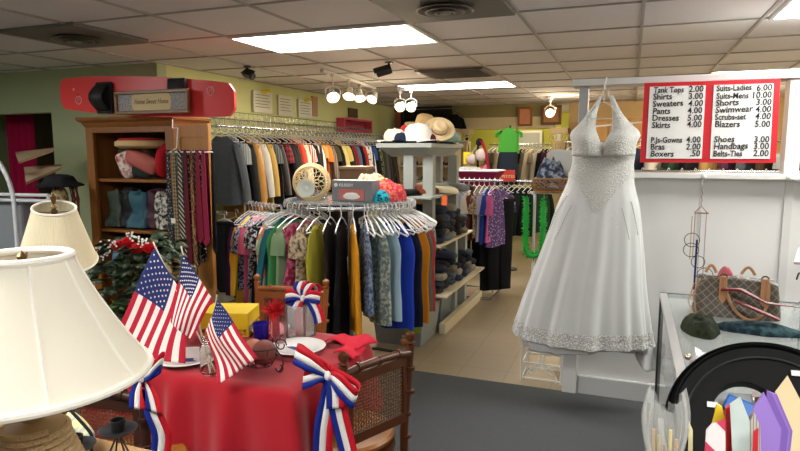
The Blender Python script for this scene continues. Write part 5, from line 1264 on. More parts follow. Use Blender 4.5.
sm_.build('stems', mat('#2a3a1c', rough=.6), t)
for i, (px, py) in enumerate(heads[:4]):
    c = at(px, py, Y=2.55); b = MB(); R_ = .042
    for L_ in range(4):
        for k in range(3 + L_):
            a0 = 2 * PI * k / (3 + L_) + L_ * .7; ro = R_ * (.3 + .24 * L_); hh = R_ * (1.5 - .2 * L_)
            def pet(u, v, a0=a0, ro=ro, hh=hh, n=3 + L_): a = a0 + (u - .5) * 2.6 * 2 * PI / n / 2; r_ = ro * (.35 + .65 * v ** .6) * (1 + .12 * v * v); return c + Vector((r_ * math.cos(a), r_ * math.sin(a), -R_ * .5 + hh * v - .006 * v * v * math.cos((u - .5) * 3)))
            b.grid(pet, 5, 5)
    b.build('rose', mat('#c1121f', rough=.5), t, angle=80)
sp = MB()
for (px, py) in [(97, 250), (100, 244), (108, 250), (103, 256), (94, 256), (128, 236), (136, 238), (140, 243), (146, 240), (113, 243)]:
    c = at(px, py, Y=2.5)
    for k in range(7): sp.ellipsoid(c + Vector((r2.uniform(-.02, .02), r2.uniform(-.02, .02), r2.uniform(-.02, .02))), .006, .006, .006, 6, 4)
sp.build('white_sprays', mat('#e8e4dc', rough=.6), t)
sp = MB()
for (px, py) in [(112, 312), (120, 306), (117, 318)]:
    c = at(px, py, Y=2.45)
    for k in range(6): d = Vector((r2.uniform(-1, 1), r2.uniform(-1, 0), r2.uniform(-.3, 1))).normalized(); s = d.cross(Vector((0, 0, 1))).normalized() * .014; sp.add([c, c + d * .03 + s, c + d * .06, c + d * .03 - s], [(0, 1, 2, 3)])
sp.build('light_leaves', mat('#4f8a2e', rough=.5), t, solid=.001)
# ------------------------------------------------------------------ wedding dress
DY = 3.74
satin = mat('#c8cbc9', rough=.38, sheen=.2, bump=.05, bscale=10)
lace = mat('#babbb6', rough=.5, pattern='floral', color2='#cfd0cb', scale=90., bump=.8, bscale=110)
t = thing('wedding_dress', 'white beaded halter wedding dress hanging on the white partition', 'dress', (-.14, DY, .4))
K = at(604, 100, Y=DY); sx_ = (at(640, 150, Y=DY).x - at(570, 150, Y=DY).x) / 70
def zpy(py): return at(604, py, Y=DY).z
def xpx(px): return K.x + (px - 604) * sx_
prof = [(150, 574, 637, .1), (165, 574, 635, .105), (185, 569, 637, .115), (205, 561, 642, .13), (230, 554, 645, .145), (255, 546, 648, .155), (280, 537, 650, .165), (305, 529, 653, .17), (325, 523, 656, .175), (343, 519, 659, .18)]
def interp(v):
    py = 150 + 193 * v; k = 0
    while k < len(prof) - 2 and prof[k + 1][0] < py: k += 1
    s = (py - prof[k][0]) / (prof[k + 1][0] - prof[k][0])
    return [a + (b - a) * s for a, b in zip(prof[k], prof[k + 1])]
YC = DY
def skirt(u, v, grow=0.):
    py, xl, xr, d = interp(v); a = 2 * PI * u; ca, sa = math.cos(a), math.sin(a)
    cx, hw = (xpx(xl) + xpx(xr)) / 2, (xpx(xr) - xpx(xl)) / 2 * (1 + .045 * min(1, v * 3)) + 0 * v
    fold = v * v * (.011 * math.sin(13 * a + 1.2 * v) + .008 * math.sin(23 * a + 2)) + v * .006 * math.sin(7 * a)
    sag = .012 * math.sin(2.2 * a + 1) * v ** 3
    return Vector((cx + (hw + fold + grow) * ca, YC + (d * .85 + fold + grow) * sa + .06 * (1 - v), zpy(py) + sag))
b = MB(); b.grid(skirt, 150, 40, closeu=True); b.build('skirt', satin, t, angle=80)
b = MB(); b.grid(lambda u, v: skirt(u, .93 + .075 * v - .004, .003 + .002 * math.sin(v * 9)), 200, 6, closeu=True); b.build('lace_hem', mat('#a9aaa6', rough=.5, pattern='floral', color2='#dededa', scale=60., bump=1., bscale=90), t, angle=80)
# bodice: halter front with deep keyhole
def body(u, v):  # lower bodice wraps the waist, basque point at centre front
    a = 2 * PI * u; front = max(0, -math.sin(a)); c_ = abs(math.cos(a))
    bot = 178 + 34 * front ** 2 * max(0, 1 - c_ * 1.1); py = 150 + (bot - 150) * v
    vv = (py - 150) / 193; q = skirt(u, max(0, min(1, vv * 1.0)), .004); q.z = zpy(py)
    return q
b = MB(); b.grid(body, 90, 12, closeu=True); b.build('bodice', lace, t, angle=80)
OL = [(94, 598, 601), (100, 595, 599), (108, 590, 597), (116, 585, 596), (124, 579, 596), (131, 572, 597), (136, 571, 599.5), (142, 573, 602), (148, 574, 604.5), (156, 574, 605.5)]
OR_ = [(94, 607, 612), (100, 610, 615), (108, 612, 619), (116, 613, 624), (124, 613, 631), (131, 612, 639), (136, 610, 641), (142, 607.5, 638), (148, 605.5, 637), (156, 604.5, 636.5)]
for nm, O in (('left_halter_panel', OL), ('right_halter_panel', OR_)):
    def hp_(u, v, O=O):
        f = v * (len(O) - 1); k = min(int(f), len(O) - 2); s = f - k; py, xa, xb = [p + (q - p) * s for p, q in zip(O[k], O[k + 1])]
        x = xpx(xa + (xb - xa) * u); n_ = (x - xpx(605)) / .26
        depth = (.1 + .05 * math.sin(PI * u)) * min(1, v * 1.5) * math.sqrt(max(0, 1 - n_ * n_ * .9))
        return Vector((x, YC + .06 - depth + (0.1 - .1 * min(1, v * 1.3)) * 1, zpy(py)))
    b = MB(); b.grid(hp_, 10, 24); b.build('halter_panel', lace, t, solid=.006, angle=80)
b = MB(); b.grid(lambda u, v: Vector((xpx(575 + 61 * u), YC + .05 + .1 * math.sin(PI * u), zpy(142 + 9 * v))), 20, 3); b.build('back_panel', lace, t, solid=.005)
rb_ = random.Random(3); b = MB()
for k in range(260):
    u = rb_.uniform(.53, .97); v = rb_.random() ** 1.6 * .42; q = skirt(u, v, .007)
    b.ellipsoid(q, .0026, .0026, .0026, 5, 3)
for k in range(170):
    O = OL if k % 2 else OR_; v = rb_.uniform(.25, 1); f = v * (len(O) - 1); kk = min(int(f), len(O) - 2); s = f - kk; py, xa, xb = [p + (q - p) * s for p, q in zip(O[kk], O[kk + 1])]; u = rb_.random(); x = xpx(xa + (xb - xa) * u); n_ = (x - xpx(605)) / .26
    depth = (.1 + .05 * math.sin(PI * u)) * min(1, v * 1.5) * math.sqrt(max(0, 1 - n_ * n_ * .9)); b.ellipsoid((x, YC + .06 - depth + .1 - .1 * min(1, v * 1.3) - .005, zpy(py)), .0026, .0026, .0026, 5, 3)
b.build('beads', mat('#f4f4f2', rough=.15, metal=.3), t)['kind'] = 'stuff'

for px0, py0, px1, py1 in [(572, 196, 558, 232), (581, 205, 574, 240), (632, 200, 638, 232), (622, 206, 628, 236)]:
    b = MB(); n_ = 16
    for k in range(n_):
        f = k / n_; u0 = .5 + .5 * ((px0 + (px1 - px0) * f) - 552) / 100; vv = ((py0 + (py1 - py0) * f) - 150) / 188
        q = skirt(min(.97, max(.53, u0)), vv, .003); b.ellipsoid(q, .0035, .0025, .0045, 5, 3)
    b.build('bead_line', mat('#8f9090', rough=.3, metal=.4), t)
b = MB(); hM = Matrix.Translation((xpx(604), DY + .03, 1.945)); hanger_mesh(b, .1, hM, .004); b.build('hanger', CLEAR, t)
b = MB()
def lin_(u, v): 
    q = skirt(u, 1.0, -.03 - .02 * v); q.z -= .005 + .07 * v * (.6 + .4 * math.sin(2 * PI * u * 2)); return q
b.grid(lin_, 80, 5, closeu=True); b.build('lining', mat('#c4c6c6', rough=.5), t, solid=.002)
b = MB(); b.grid(lambda u, v: Vector((xpx(640 + 36 * u + 4 * v), YC + .04 + .03 * math.sin(u * 11 + v) - .02 * v, zpy(342 + 24 * u * v + 10 * v + 5 * math.sin(5 * u)))), 30, 12); b.build('train', mat('#c9cbcb', rough=.45), t, solid=.002, angle=80)
t2 = thing('hook', 'small white hook over the partition beam holding the wedding dress', 'hook', (xpx(604), PY - .05, 2.03))
b = MB(); b.tube([(xpx(604), PY + .0, 2.054), (xpx(604), PY - .05, 2.054), (xpx(604), PY - .06, 2.03), (xpx(604), DY + .03, 1.99), (xpx(604), DY + .025, 1.965)], .0035, 6); b.build('wire', WHITE_PLASTIC, t2)
# ------------------------------------------------------------------ scrolled wire stand behind the dress
wi = mat('#d4d6d2', rough=.4)
t = thing('plant_stand', 'white scrolled wire stand on the floor behind the wedding dress hem', 'stand', (-.5, 4.22, 0))
x0, x1 = -.66, -.39
for z in (.02, .13, .33): b = MB(); b.tube([(x0, 4.12, z), (x1, 4.12, z), (x1, 4.34, z), (x0, 4.34, z), (x0, 4.12, z)], .006, 6); b.build('hoop', wi, t)
for x in (x0, x1):
    for y in (4.12, 4.34): b = MB(); b.tube([(x, y, 0), (x, y, .33)], .0075, 8); b.build('leg', wi, t)
for s in (-1, 1):
    b = MB(); cx = (x0 + x1) / 2 + s * .06; b.tube([(cx + s * .05 * math.cos(k * .35), 4.12, .2 + .07 * math.sin(k * .35) - .005 * k) for k in range(16)], .005, 6); b.build('scroll', wi, t)
    b = MB(); b.tube([((x0 + x1) / 2 + s * .11 * (k / 8), 4.12, .13 - .1 * (k / 8) ** 2.2) for k in range(9)], .005, 6); b.build('scroll', wi, t)
b = MB(); b.box(x0, x1, 4.12, 4.34, .33, .34); b.build('shelf_top', wi, t, smooth=False)
# white pole with green garland, wicker basket stand
t = thing('display_pole', 'white metal pole stand holding the green garland and wicker basket', 'stand', (-.66, 5.0, 0))
b = MB(); b.tube([(-.73, 5.0, .01), (-.73, 5.0, 1.3)], .012, 8); b.tube([(-.45, 5.0, .01), (-.45, 5.0, 1.3)], .012, 8); b.build('pole', wi, t)
b = MB(); b.tube([(-.77, 5.0, 1.27), (-.4, 5.0, 1.27)], .01, 8); b.tube([(-.73, 4.85, 1.27), (-.73, 5.18, 1.27)], .008, 8); b.tube([(-.45, 4.85, 1.27), (-.45, 5.18, 1.27)], .008, 8); b.build('cross_bar', wi, t)
b = MB(); b.tube([(-.73, 5.0, .02), (-.73, 4.8, .02)], .01, 8); b.tube([(-.45, 5.0, .02), (-.45, 4.8, .02)], .01, 8); b.build('foot', wi, t)
b = MB(); r3 = random.Random(9)
path = [(-.79 + .0 * k, 4.95, 1.22 - .4 * k / 10) for k in range(11)] + [(-.79 + .07 * (1 - math.cos(PI * k / 8)), 4.95, .82 - .07 * math.sin(PI * k / 8)) for k in range(1, 9)] + [(-.65, 4.95, .82 + .38 * k / 10) for k in range(1, 11)]
b.tube([Vector(p) for p in path], .02, 8)
for p in path:
    for k in range(26):
        d = Vector((r3.uniform(-1, 1), r3.uniform(-1, 1), r3.uniform(-1, 1))).normalized(); c = Vector(p) + Vector((0, 0, r3.uniform(-.02, .02))); s = d.orthogonal().normalized() * .009
        b.add([c + s, c - s, c + d * .042], [(0, 1, 2)])
tag(b.build('garland', mat('#149a34', rough=.5), solid=.001), 'bright green garland looped on the white pole beside the wedding dress', 'garland')
bc = Vector((-.6, 5.0, 1.285)); t, M, prf = basket('wicker_basket', 'brown wicker basket on the pole stand behind the wedding dress', bc, .15, .1, Matrix.Identity(4), mat('#8a6436', rough=.6), strands=22)
b = MB(); b.lathe([(.0001, .004), (.115, .004), (.12, .02), (.0001, .03)], 24, bc); b.build('base', mat('#7a5830', rough=.6), t)
heap('plastic_bundle', 'dark blue goods in clear plastic piled in the wicker basket', (bc.x, bc.y, 1.31), .13, .12, .2, cloth('#2b3346', pattern='floral', color2='#8d97a6', scale=14.), 'bundle', 21, amp=.6)
b = MB(); b.hexa([(-.72, 5.12, 1.3), (-.42, 5.12, 1.3), (-.42, 5.16, 1.3), (-.72, 5.16, 1.3)], [(-.64, 5.12, 1.62), (-.42, 5.12, 1.62), (-.42, 5.16, 1.62), (-.64, 5.16, 1.62)]); tag(b.build('clear_bag', mat('#b9bcb8', rough=.3, alpha=.8), smooth=False, bev=.01), 'pale grey plastic bag standing behind the wicker basket', 'bag')
# ------------------------------------------------------------------ shirt rack in the aisle
zr = 1.285; ya = 6.55
t = rail('clothes_rail', (-1.92, ya, zr), (-1.3, ya - .02, zr), .013, 'chrome rail in the aisle holding blue and purple shirts', 'clothes rail', drops=[[(-1.86, ya, zr), (-1.86, ya, .03)], [(-1.4, ya, zr), (-1.4, ya, .03)]])
b = MB(); b.tube([(-1.9, ya - .28, .02), (-1.36, ya - .28, .02), (-1.36, ya + .28, .02), (-1.9, ya + .28, .02), (-1.9, ya - .28, .02)], .014, 8); b.build('base_frame', CHROME, t)
b = MB(); b.tube([(-1.88, ya - .1, zr), (-1.88, ya - .1, zr + .14), (-1.88, ya, zr + .17)], .008, 6); b.build('end_hook', CHROME, t)
S2 = [('shirt', 'tee', 'maroon', cloth('#5a2230'), .62), ('shirt', 'tee', 'dark blue', cloth('#26335e'), .66), ('shirt', 'tee', 'light blue', cloth('#8fa2c0'), .66), ('shirt', 'tee', 'white', cloth('#c9c6c0'), .6), ('shirt', 'tee', 'brick brown', cloth('#6a3328'), .66), ('blouse', 'tee', 'cream patterned', cloth('#b3a48e', pattern='floral', color2='#5f4a3c', scale=20.), .62), ('shirt', 'tee', 'pale lilac', cloth('#aaa4c4'), .66), ('shirt', 'tee', 'bright blue', cloth('#2d49a6'), .7), ('blouse', 'tee', 'rose pink', cloth('#b24d86', pattern='mottle', color2='#d06aa0', scale=20.), .66), ('blouse', 'tee', 'purple speckled', cloth('#54406e', pattern='dots', color2='#a08cae', scale=40.), .72)]
garment_row(S2, lambda i, n: ((-1.86 + .52 * i / (n - 1), ya, zr + .008), math.radians(84 + (0 if i < n - 1 else -18))), 'on the aisle rail', 'shirts on the aisle rail', W=.21)
for i, (x, lab) in enumerate([(-1.66, 'black trousers hanging low at the back of the aisle rail'), (-1.42, 'black trousers under the rose pink blouse reaching the floor'), (-1.33, 'black trousers under the purple speckled blouse reaching the floor')]):
    trousers(cloth('#141418'), lab, (x, ya + .03, zr + .004 - .12), math.radians(40), 'black trousers on the aisle rail', i, L=[.95, 1.12, 1.1][i])
# magenta fabric box on the rail top with hangers, further fixtures
t = thing('display_bin', 'magenta lined display bin beyond the grey jeans shelf', 'display bin', (-1.8, 7.4, 0))
b = MB(); b.hexa([(-1.98, 7.25, 1.18), (-1.62, 7.25, 1.18), (-1.62, 7.6, 1.18), (-1.98, 7.6, 1.18)], [(-2.1, 7.2, 1.36), (-1.5, 7.2, 1.36), (-1.5, 7.65, 1.36), (-2.1, 7.65, 1.36)]); b.build('body', cloth('#7d1c44'), t, smooth=False)
b = MB(); b.tube([(-2.1, 7.2, 1.37), (-1.5, 7.2, 1.37), (-1.5, 7.65, 1.37), (-2.1, 7.65, 1.37), (-2.1, 7.2, 1.37)], .012, 6); b.build('rim', WHITE_PLASTIC, t)
for x in (-1.95, -1.65):
    for y in (7.3, 7.55): b = MB(); b.tube([(x, y, 0), (x, y, 1.18)], .012, 6); b.build('leg', WHITE_PLASTIC, t)
heap('lace_cloth', 'white lace piled on the magenta display bin', (-1.9, 7.4, 1.365), .17, .13, .05, cloth('#a8a39e', pattern='lace', color2='#86817c', scale=40.), 'cloth', 31)
t = thing('dress_form', 'white bra and pink fabric shown on a stand by the far column', 'display form', (-1.93, 7.9, 0))
b = MB(); b.tube([(-1.93, 7.95, 0), (-1.93, 7.95, 1.72)], .015, 8); b.lathe([(.15, 0), (.14, .02), (.02, .03)], 20, (-1.93, 7.95, 0)); b.build('stand', BLACK_METAL, t)
b = MB(); b.ellipsoid((-2.0, 7.88, 1.5), .075, .05, .075, 16, 10); b.ellipsoid((-1.86, 7.86, 1.56), .085, .05, .09, 16, 10); b.tube([(-2.0, 7.88, 1.57), (-1.93, 7.92, 1.7), (-1.86, 7.88, 1.64)], .008, 6); b.build('bra', cloth('#b9a9a0'), t)
b = MB(); b.grid(lambda u, v: Vector((-2.05 + .3 * u * (1 - .3 * v), 7.9 + .05 * math.sin(4 * u + 3 * v), 1.47 - .3 * v - .1 * (1 - u))), 12, 10); b.build('pink_drape', cloth('#c4707a'), t, solid=.006)
b = MB(); b.tube([(-1.86, 7.86, 1.75), (-1.8, 7.84, 1.6), (-1.76, 7.84, 1.4), (-1.7, 7.84, 1.25)], .02, 6); b.build('red_scarf', cloth('#8c1a24'), t)
b = MB(); b.ellipsoid((-1.9, 7.9, 1.73), .05, .04, .05, 10, 8, wob=.4); b.build('dark_bow', cloth('#1a1a1c'), t)
handbag('deep red handbag hanging below the bra display', (-1.78, 7.7, 1.2), .2, .14, .1, cloth('#8c1222'), group=None)
# black garments rail
t = rail('clothes_rail', (-1.62, 7.9, 1.22), (-1.0, 7.9, 1.22), .013, 'far rail holding a row of black tops', 'clothes rail', drops=[[(-1.6, 7.9, 1.22), (-1.6, 7.9, .02)], [(-1.04, 7.9, 1.22), (-1.04, 7.9, .02)]])
BK = [('top', 'longs', w_, cloth(c_), L_) for w_, c_, L_ in [('soft black', '#141416', .6), ('bottle green', '#15251c', .62), ('plain black', '#101012', .6), ('black ribbed', '#1c1c1f', .66), ('forest black', '#12201a', .6), ('jet black', '#0f0f11', .64), ('dull black', '#19191b', .6), ('dark green', '#1a3022', .66)]]
garment_row(BK, lambda i, n: ((-1.57 + .5 * i / (n - 1), 7.9, 1.228), math.radians(65)), 'on the far rail', 'black tops on the far rail', W=.2)
# green shirt and skirt mannequin
t = thing('mannequin', 'hanging body form dressed in green top and dark denim skirt', 'mannequin', (-1.53, 8.05, 0))
b = MB(); b.tube([(-1.53, 8.1, 0), (-1.53, 8.1, 1.95)], .014, 8); b.lathe([(.14, 0), (.13, .02), (.02, .03)], 20, (-1.53, 8.1, 0)); b.build('stand', BLACK_METAL, t)
b = MB(); gg, gs = garment_geo('tee', 5, .135, .44); M = Matrix.Translation((-1.53, 8.0, 2.02))
for src in (gg,): b.add(src.v, src.f, M)
b.build('green_top', cloth('#4a9a38'), t, angle=80)
for s in (-1, 1):
    b = MB(); b.tube([Vector((-1.53 + s * .1, 8.0, 1.885)), Vector((-1.53 + s * .16, 8.0, 1.84)), Vector((-1.53 + s * .165, 8.0, 1.79))], [.045, .045, .042], 10, flat=.5); b.build('green_sleeve', cloth('#4a9a38'), t)
b = MB(); b.lathe_open([(.12, 1.6), (.125, 1.5), (.135, 1.28), (.13, 1.28), (.115, 1.6)], 24, (-1.53, 8.0, 0), sy=.5); b.build('denim_skirt', cloth('#232a33'), t)
a = at(500, 181, Y=7.85); e = at(515, 170, Y=7.85); t = thing('red_sign', 'small red lettered sign under the denim skirt', 'sign', (a.x, 7.85, a.z))
b = MB(); b.box(a.x, e.x, 7.85, 7.86, a.z, e.z); b.build('panel', mat('#b5342a', rough=.5), t, smooth=False); lettering('PETITES', wall_text_matrix((a.x + .02, 7.848, a.z + .045)), .05, mat('#e6d9a0'), t)
b = MB(); b.tube([(a.x + .02, 7.87, a.z), (a.x + .02, 7.87, 1.22)], .005, 6); b.build('clip', CHROME, t)
# far rail under the lime wall
t = rail('clothes_rail', (-2.55, 11.4, 1.74), (-.9, 11.4, 1.74), .014, 'long chrome rail in front of the lime green wall', 'clothes rail', drops=[[(-2.5, 11.4, 1.74), (-2.5, 11.4, 0)], [(-1.0, 11.4, 1.74), (-1.0, 11.4, 0)]])
fc = [('teal grey', '#5c6c6a'), ('dusty brown', '#6b5a4c'), ('off white', '#c9c2b2'), ('dark grey', '#38383a'), ('charcoal', '#252527'), ('maroon', '#5a1f2a'), ('deep pink', '#9c2f50'), ('jet black', '#131315'), ('mid grey', '#77756f'), ('pale cream', '#d6cdb6'), ('stone', '#9c9484'), ('soft white', '#cfccc4'), ('black', '#1a1a1c'), ('plum', '#4a2438'), ('beige', '#b5a484'), ('ash grey', '#8b8b88'), ('rose', '#a8606a'), ('navy', '#20283c'), ('dark green', '#2a4a2c')]
FR_ = [(['blouse', 'shirt', 'jacket'][k % 3], ['longs', 'tee', 'jacket'][k % 3], n_, cloth(c_), rnd.uniform(.6, .85)) for k, (n_, c_) in enumerate(fc)]
garment_row(FR_, lambda i, n: ((-2.45 + 1.42 * i / (n - 1), 11.4, 1.75), math.radians(60)), 'on the rail by the lime wall', 'clothes by the lime wall', W=.2)
a = at(509, 142, Y=12.46); e = at(540, 133, Y=12.46)
t = thing('window_unit', 'white framed panel on the lime green wall', 'wall panel', ((a.x + e.x) / 2, 12.45, a.z)); b = MB(); b.box(a.x, e.x, 12.44, 12.5, a.z - .1, e.z + .03); b.build('panel', mat('#a9b0a8', rough=.5), t, smooth=False)
b = MB(); b.box(a.x - .05, e.x + .05, 12.42, 12.44, e.z, e.z + .05); b.box(a.x - .05, a.x, 12.42, 12.44, a.z - .1, e.z); b.box(e.x, e.x + .05, 12.42, 12.44, a.z - .1, e.z); b.build('frame', pt, t, smooth=False)
a = at(554, 141, Y=12.46); e = at(561, 127, Y=12.46); b = MB(); b.box(a.x, e.x, 12.47, 12.5, a.z, e.z); tag(b.build('paper_sign', mat('#d6d6cc', rough=.6), smooth=False), 'white lined paper pinned on the lime green wall', 'sign')
# cream shoe shelf by the dark wall, dark clothes above
cs = mat('#c9b896', rough=.5)
t = thing('shoe_shelf', 'cream bookcase of shoes in front of the black end wall', 'bookcase', (-3.0, 9.6, 0))
SX0, SX1, SY0_, SY1_ = -3.62, -2.62, 9.3, 9.65
b = MB(); b.box(SX0, SX0 + .04, SY0_, SY1_, 0, 1.95); b.build('side_panel', cs, t, smooth=False); b = MB(); b.box(SX1 - .1, SX1, SY0_, SY1_, 0, 1.95); b.build('side_panel', cs, t, smooth=False)
b = MB(); b.box(SX0, SX1, SY1_ - .02, SY1_, 0, 1.93); b.build('back_panel', mat('#cbb184', rough=.5), t, smooth=False)
b = MB(); b.box(SX0, SX1, SY0_ - .01, SY1_, 1.93, 1.97); b.build('top_board', cs, t, smooth=False)
shz = [1.13, 1.38, 1.66]
for z in [.3, .6, .88] + shz: b = MB(); b.box(SX0 + .04, SX1 - .1, SY0_, SY1_ - .02, z - .025, z); b.build('shelf', cs, t, smooth=False)
scs = [('black', '#1b1b1d'), ('dark brown', '#33231a'), ('tan', '#9a7a54'), ('navy', '#1e2638'), ('off white', '#c4bfb4'), ('dark red', '#5c1c22'), ('grey', '#66666a')]
def shoe(label, c, m, L_=.2):
    b = MB(); c = Vector(c)
    def f(u, v):
        a = 2 * PI * u; y = -L_ / 2 + L_ * v; w = .036 * (math.sin(PI * min(1, max(.03, v * .96 + .03))) ** .4) * (1 - .15 * (v > .4)); h = .035 + .05 * max(0, (v - .35)) ** .7
        return c + Vector((w * math.cos(a), y, max(0, h / 2 * (1 + math.sin(a)))))
    b.grid(f, 12, 10, closeu=True); b.f += [tuple(range(12)), tuple(reversed(range(120, 132)))]; b.m += [0, 0]
    return tag(b.build('shoe', m), label, 'shoe', 'shoes on the cream bookcase')
for si, z in enumerate(shz):
    n_ = [9, 9, 8][si]
    for k in range(n_):
        q_ = (k * 2 + si * 3) % 7
        shoe('%s shoe on the %s shelf of the cream bookcase, %s' % (scs[q_][0], ['third', 'second', 'top'][si], ['at the left end', 'second along', 'third along', 'fourth along', 'middle one', 'just past the middle', 'seventh along', 'eighth along', 'at the right end'][k]), (SX0 + .09 + .092 * k, 9.44, z + .001), mat(scs[q_][1], rough=.5))
t = rail('clothes_rail', (-3.72, 9.95, 2.33), (-2.75, 9.95, 2.33), .012, 'high rail of dark clothes against the black end wall', 'clothes rail', drops=[[(-3.7, 9.95, 2.33), (-3.7, 10.2, 2.33)], [(-2.99, 9.95, 2.33), (-2.99, 10.2, 2.33)]])
DK = [('jacket', 'jacket', n_, cloth(c_), .42) for n_, c_ in [('ink blue', '#182230'), ('jet black', '#121214'), ('dark teal', '#16262c'), ('soft black', '#17171a'), ('slate blue', '#1f2a38'), ('dull black', '#131315'), ('blue black', '#18202a'), ('coal black', '#101012')]]
garment_row(DK, lambda i, n: ((-3.45 + .62 * i / (n - 1), 9.95, 2.335), math.radians(25)), 'on the high back rail', 'dark jackets on the high rail', hm=BLACK_METAL, W=.16)
# racks seen through the partition opening
for (xa, xb, yy, zz, nm, seed, ws) in [(-.25, 1.7, 6.2, 1.42, 'clothes rail just behind the partition opening', 1, [('black', '#16161a'), ('dark grey', '#333438'), ('white', '#c9c6be'), ('deep red', '#6a1c24'), ('navy', '#1c2438'), ('brown', '#4a3628'), ('jet black', '#101012'), ('olive', '#44452f'), ('cream', '#bdb193'), ('charcoal', '#28282b'), ('wine', '#4c1a28'), ('teal', '#24484c'), ('sand', '#9c8660'), ('grey', '#6a6a6c'), ('ink', '#14181f'), ('rust', '#7a3a22')]),
                                       (-.9, 2.2, 9.0, 1.74, 'high clothes rail on the far tan wall', 2, [('black', '#131316'), ('umber', '#3a2c22'), ('grey', '#55565a'), ('red', '#7c1f26'), ('ink blue', '#1a2234'), ('white', '#c2bfb7'), ('dark green', '#22382a'), ('jet black', '#0f0f12'), ('tan', '#8f7448'), ('plum', '#3c2036'), ('slate', '#3a424c'), ('dark brown', '#33251c'), ('steel', '#7d858c'), ('charcoal', '#242427')])]:
    rail('clothes_rail', (xa, yy, zz), (xb, yy, zz), .013, nm, 'clothes rail', drops=[[(xa + .03, yy, zz), (xa + .03, yy, 0)], [(xb - .03, yy, zz), (xb - .03, yy, 0)]])
    IT = [(['shirt', 'jacket', 'blouse'][k % 3], ['tee', 'jacket', 'longs'][k % 3], n_, cloth(c_), .7) for k, (n_, c_) in enumerate(ws)]
    garment_row(IT, lambda i, n: ((xa + .12 + (xb - xa - .24) * i / (n - 1), yy, zz + .008), math.radians(55)), 'on the ' + ('near rail behind the partition' if seed == 1 else 'far tan wall rail'), 'clothes behind the partition' if seed == 1 else 'clothes on the far tan wall', W=.19)
t = thing('wall_cabinet', 'tan wooden cabinet against the far tan wall', 'cabinet', (-.3, 9.9, 0))
b = MB(); b.box(-.7, .35, 9.7, 10.18, 0, 2.1); b.build('body', mat('#a8834c', rough=.5, pattern='wood', color2='#8c6a38', scale=8.), t, smooth=False)
for k in range(3):
    b = MB(); b.box(-.69 + .35 * k, -.36 + .35 * k, 9.68, 9.7, .1, 2.05); o = b.build('door', mat('#b58f55', rough=.5, pattern='wood', color2='#987440', scale=8.), t, smooth=False, bev=.003)
    b = MB(); b.ellipsoid((-.39 + .35 * k, 9.67, 1.2), .015, .015, .03); b.build('handle', BLACK_METAL, o)
# thin chrome rack with clear hangers by the dress
t = thing('hanger_stand', 'white wire arm with hanging strips seen through the opening beside the dress', 'stand', (-.2, 4.45, 1.45))
for a_, e_ in (((584, 125), (584, 165)), ((632, 122), (632, 158))):
    p, q = at(*a_, Y=4.5), at(*e_, Y=4.5); b = MB(); b.tube([p, (q.x, q.y, 1.2)], .006, 6); b.build('upright', WHITE_PLASTIC, t)
p, q = at(578, 128, Y=4.5), at(645, 122, Y=4.5); b = MB(); b.tube([p, q], .007, 6); b.tube([(p.x + .08, 4.5, p.z), (p.x + .08, 4.5, .0)], .012, 8); b.tube([(q.x - .14, 4.5, q.z), (q.x - .14, 4.5, .0)], .012, 8); b.build('arm', WHITE_PLASTIC, t)
# ------------------------------------------------------------------ wind chime
cx = at(703, 180, Y=3.9).x
t = thing('wind_chime', 'wind chime of wire rings with blue and copper rods on the partition', 'wind chime', (cx, 3.9, .8))
b = MB(); b.tube([(cx, 3.935, 1.455), (cx, 3.9, 1.41)] + [(cx + .003 * (-1) ** k, 3.9, 1.4 - .02 * k) for k in range(7)], .002, 5); b.build('chain', mat('#85857f', rough=.4, metal=.7), t)
b = MB(); b.tube([(cx - .035, 3.9, 1.245), (cx, 3.9, 1.285), (cx + .035, 3.9, 1.245)], .003, 5); b.tube([(cx - .035, 3.9, 1.245), (cx + .04, 3.9, 1.245)], .005, 6); b.build('top_bar', mat('#9a6e6a', rough=.4), t)
for i, (dx, dz, L_, m_) in enumerate([(-.03, 0, .26, '#b08a8c'), (.0, 0, .55, '#a9a9a6'), (.03, 0, .5, '#c0a0a0'), (-.012, -.16, .3, '#27306a'), (-.045, -.02, .26, '#b99a3a')]):
    b = MB(); b.tube([(cx + dx, 3.905, 1.245 + dz), (cx + dx, 3.905, 1.245 + dz - L_)], .0025 if i != 3 else .006, 6); b.build('rod', mat(m_, rough=.3, metal=.4), t)
for i, (px, py, r_) in enumerate([(692, 240, .041), (691, 250, .041), (698, 262, .036), (705, 275, .042), (702, 281, .042), (694, 302, .03)]):
    p = at(px, py, Y=3.9); b = MB(); b.tube([(p.x + r_ * math.cos(k * PI / 16), 3.9, p.z + r_ * math.sin(k * PI / 16)) for k in range(32)], .0022, 5, closed=True); b.build('ring', mat('#3a3a3c', rough=.3, metal=.8), t)
# ------------------------------------------------------------------ glass display case
CX0, CX1, CY0, CY1, CZ = .15, 1.25, 1.75, 3.0, .95
t = thing('glass_case', 'black framed glass display case under the monogram handbag', 'display case', ((CX0 + CX1) / 2, 2.4, .008))
bm_ = mat('#101012', rough=.4)
for x in (CX0, CX1 - .02):
    for y in (CY0, CY1 - .02): b = MB(); b.box(x, x + .02, y, y + .02, .009, CZ - .02); b.build('corner_post', bm_ if y > 2 else mat('#b3b5b6', rough=.3, metal=.7), t, smooth=False)
b = MB(); b.box(CX0, CX1, CY1 - .018, CY1, CZ - .02, CZ); b.build('back_rail', bm_, t, smooth=False)
b = MB(); b.box(CX0, CX0 + .03, CY0, CY1 - .018, CZ - .02, CZ); b.build('side_rail', mat('#c4c6c6', rough=.3, metal=.5), t, smooth=False)
b = MB(); b.box(CX0 + .03, CX1, CY0, CY0 + .02, CZ - .02, CZ); b.build('front_rail', mat('#c4c6c6', rough=.3, metal=.5), t, smooth=False)
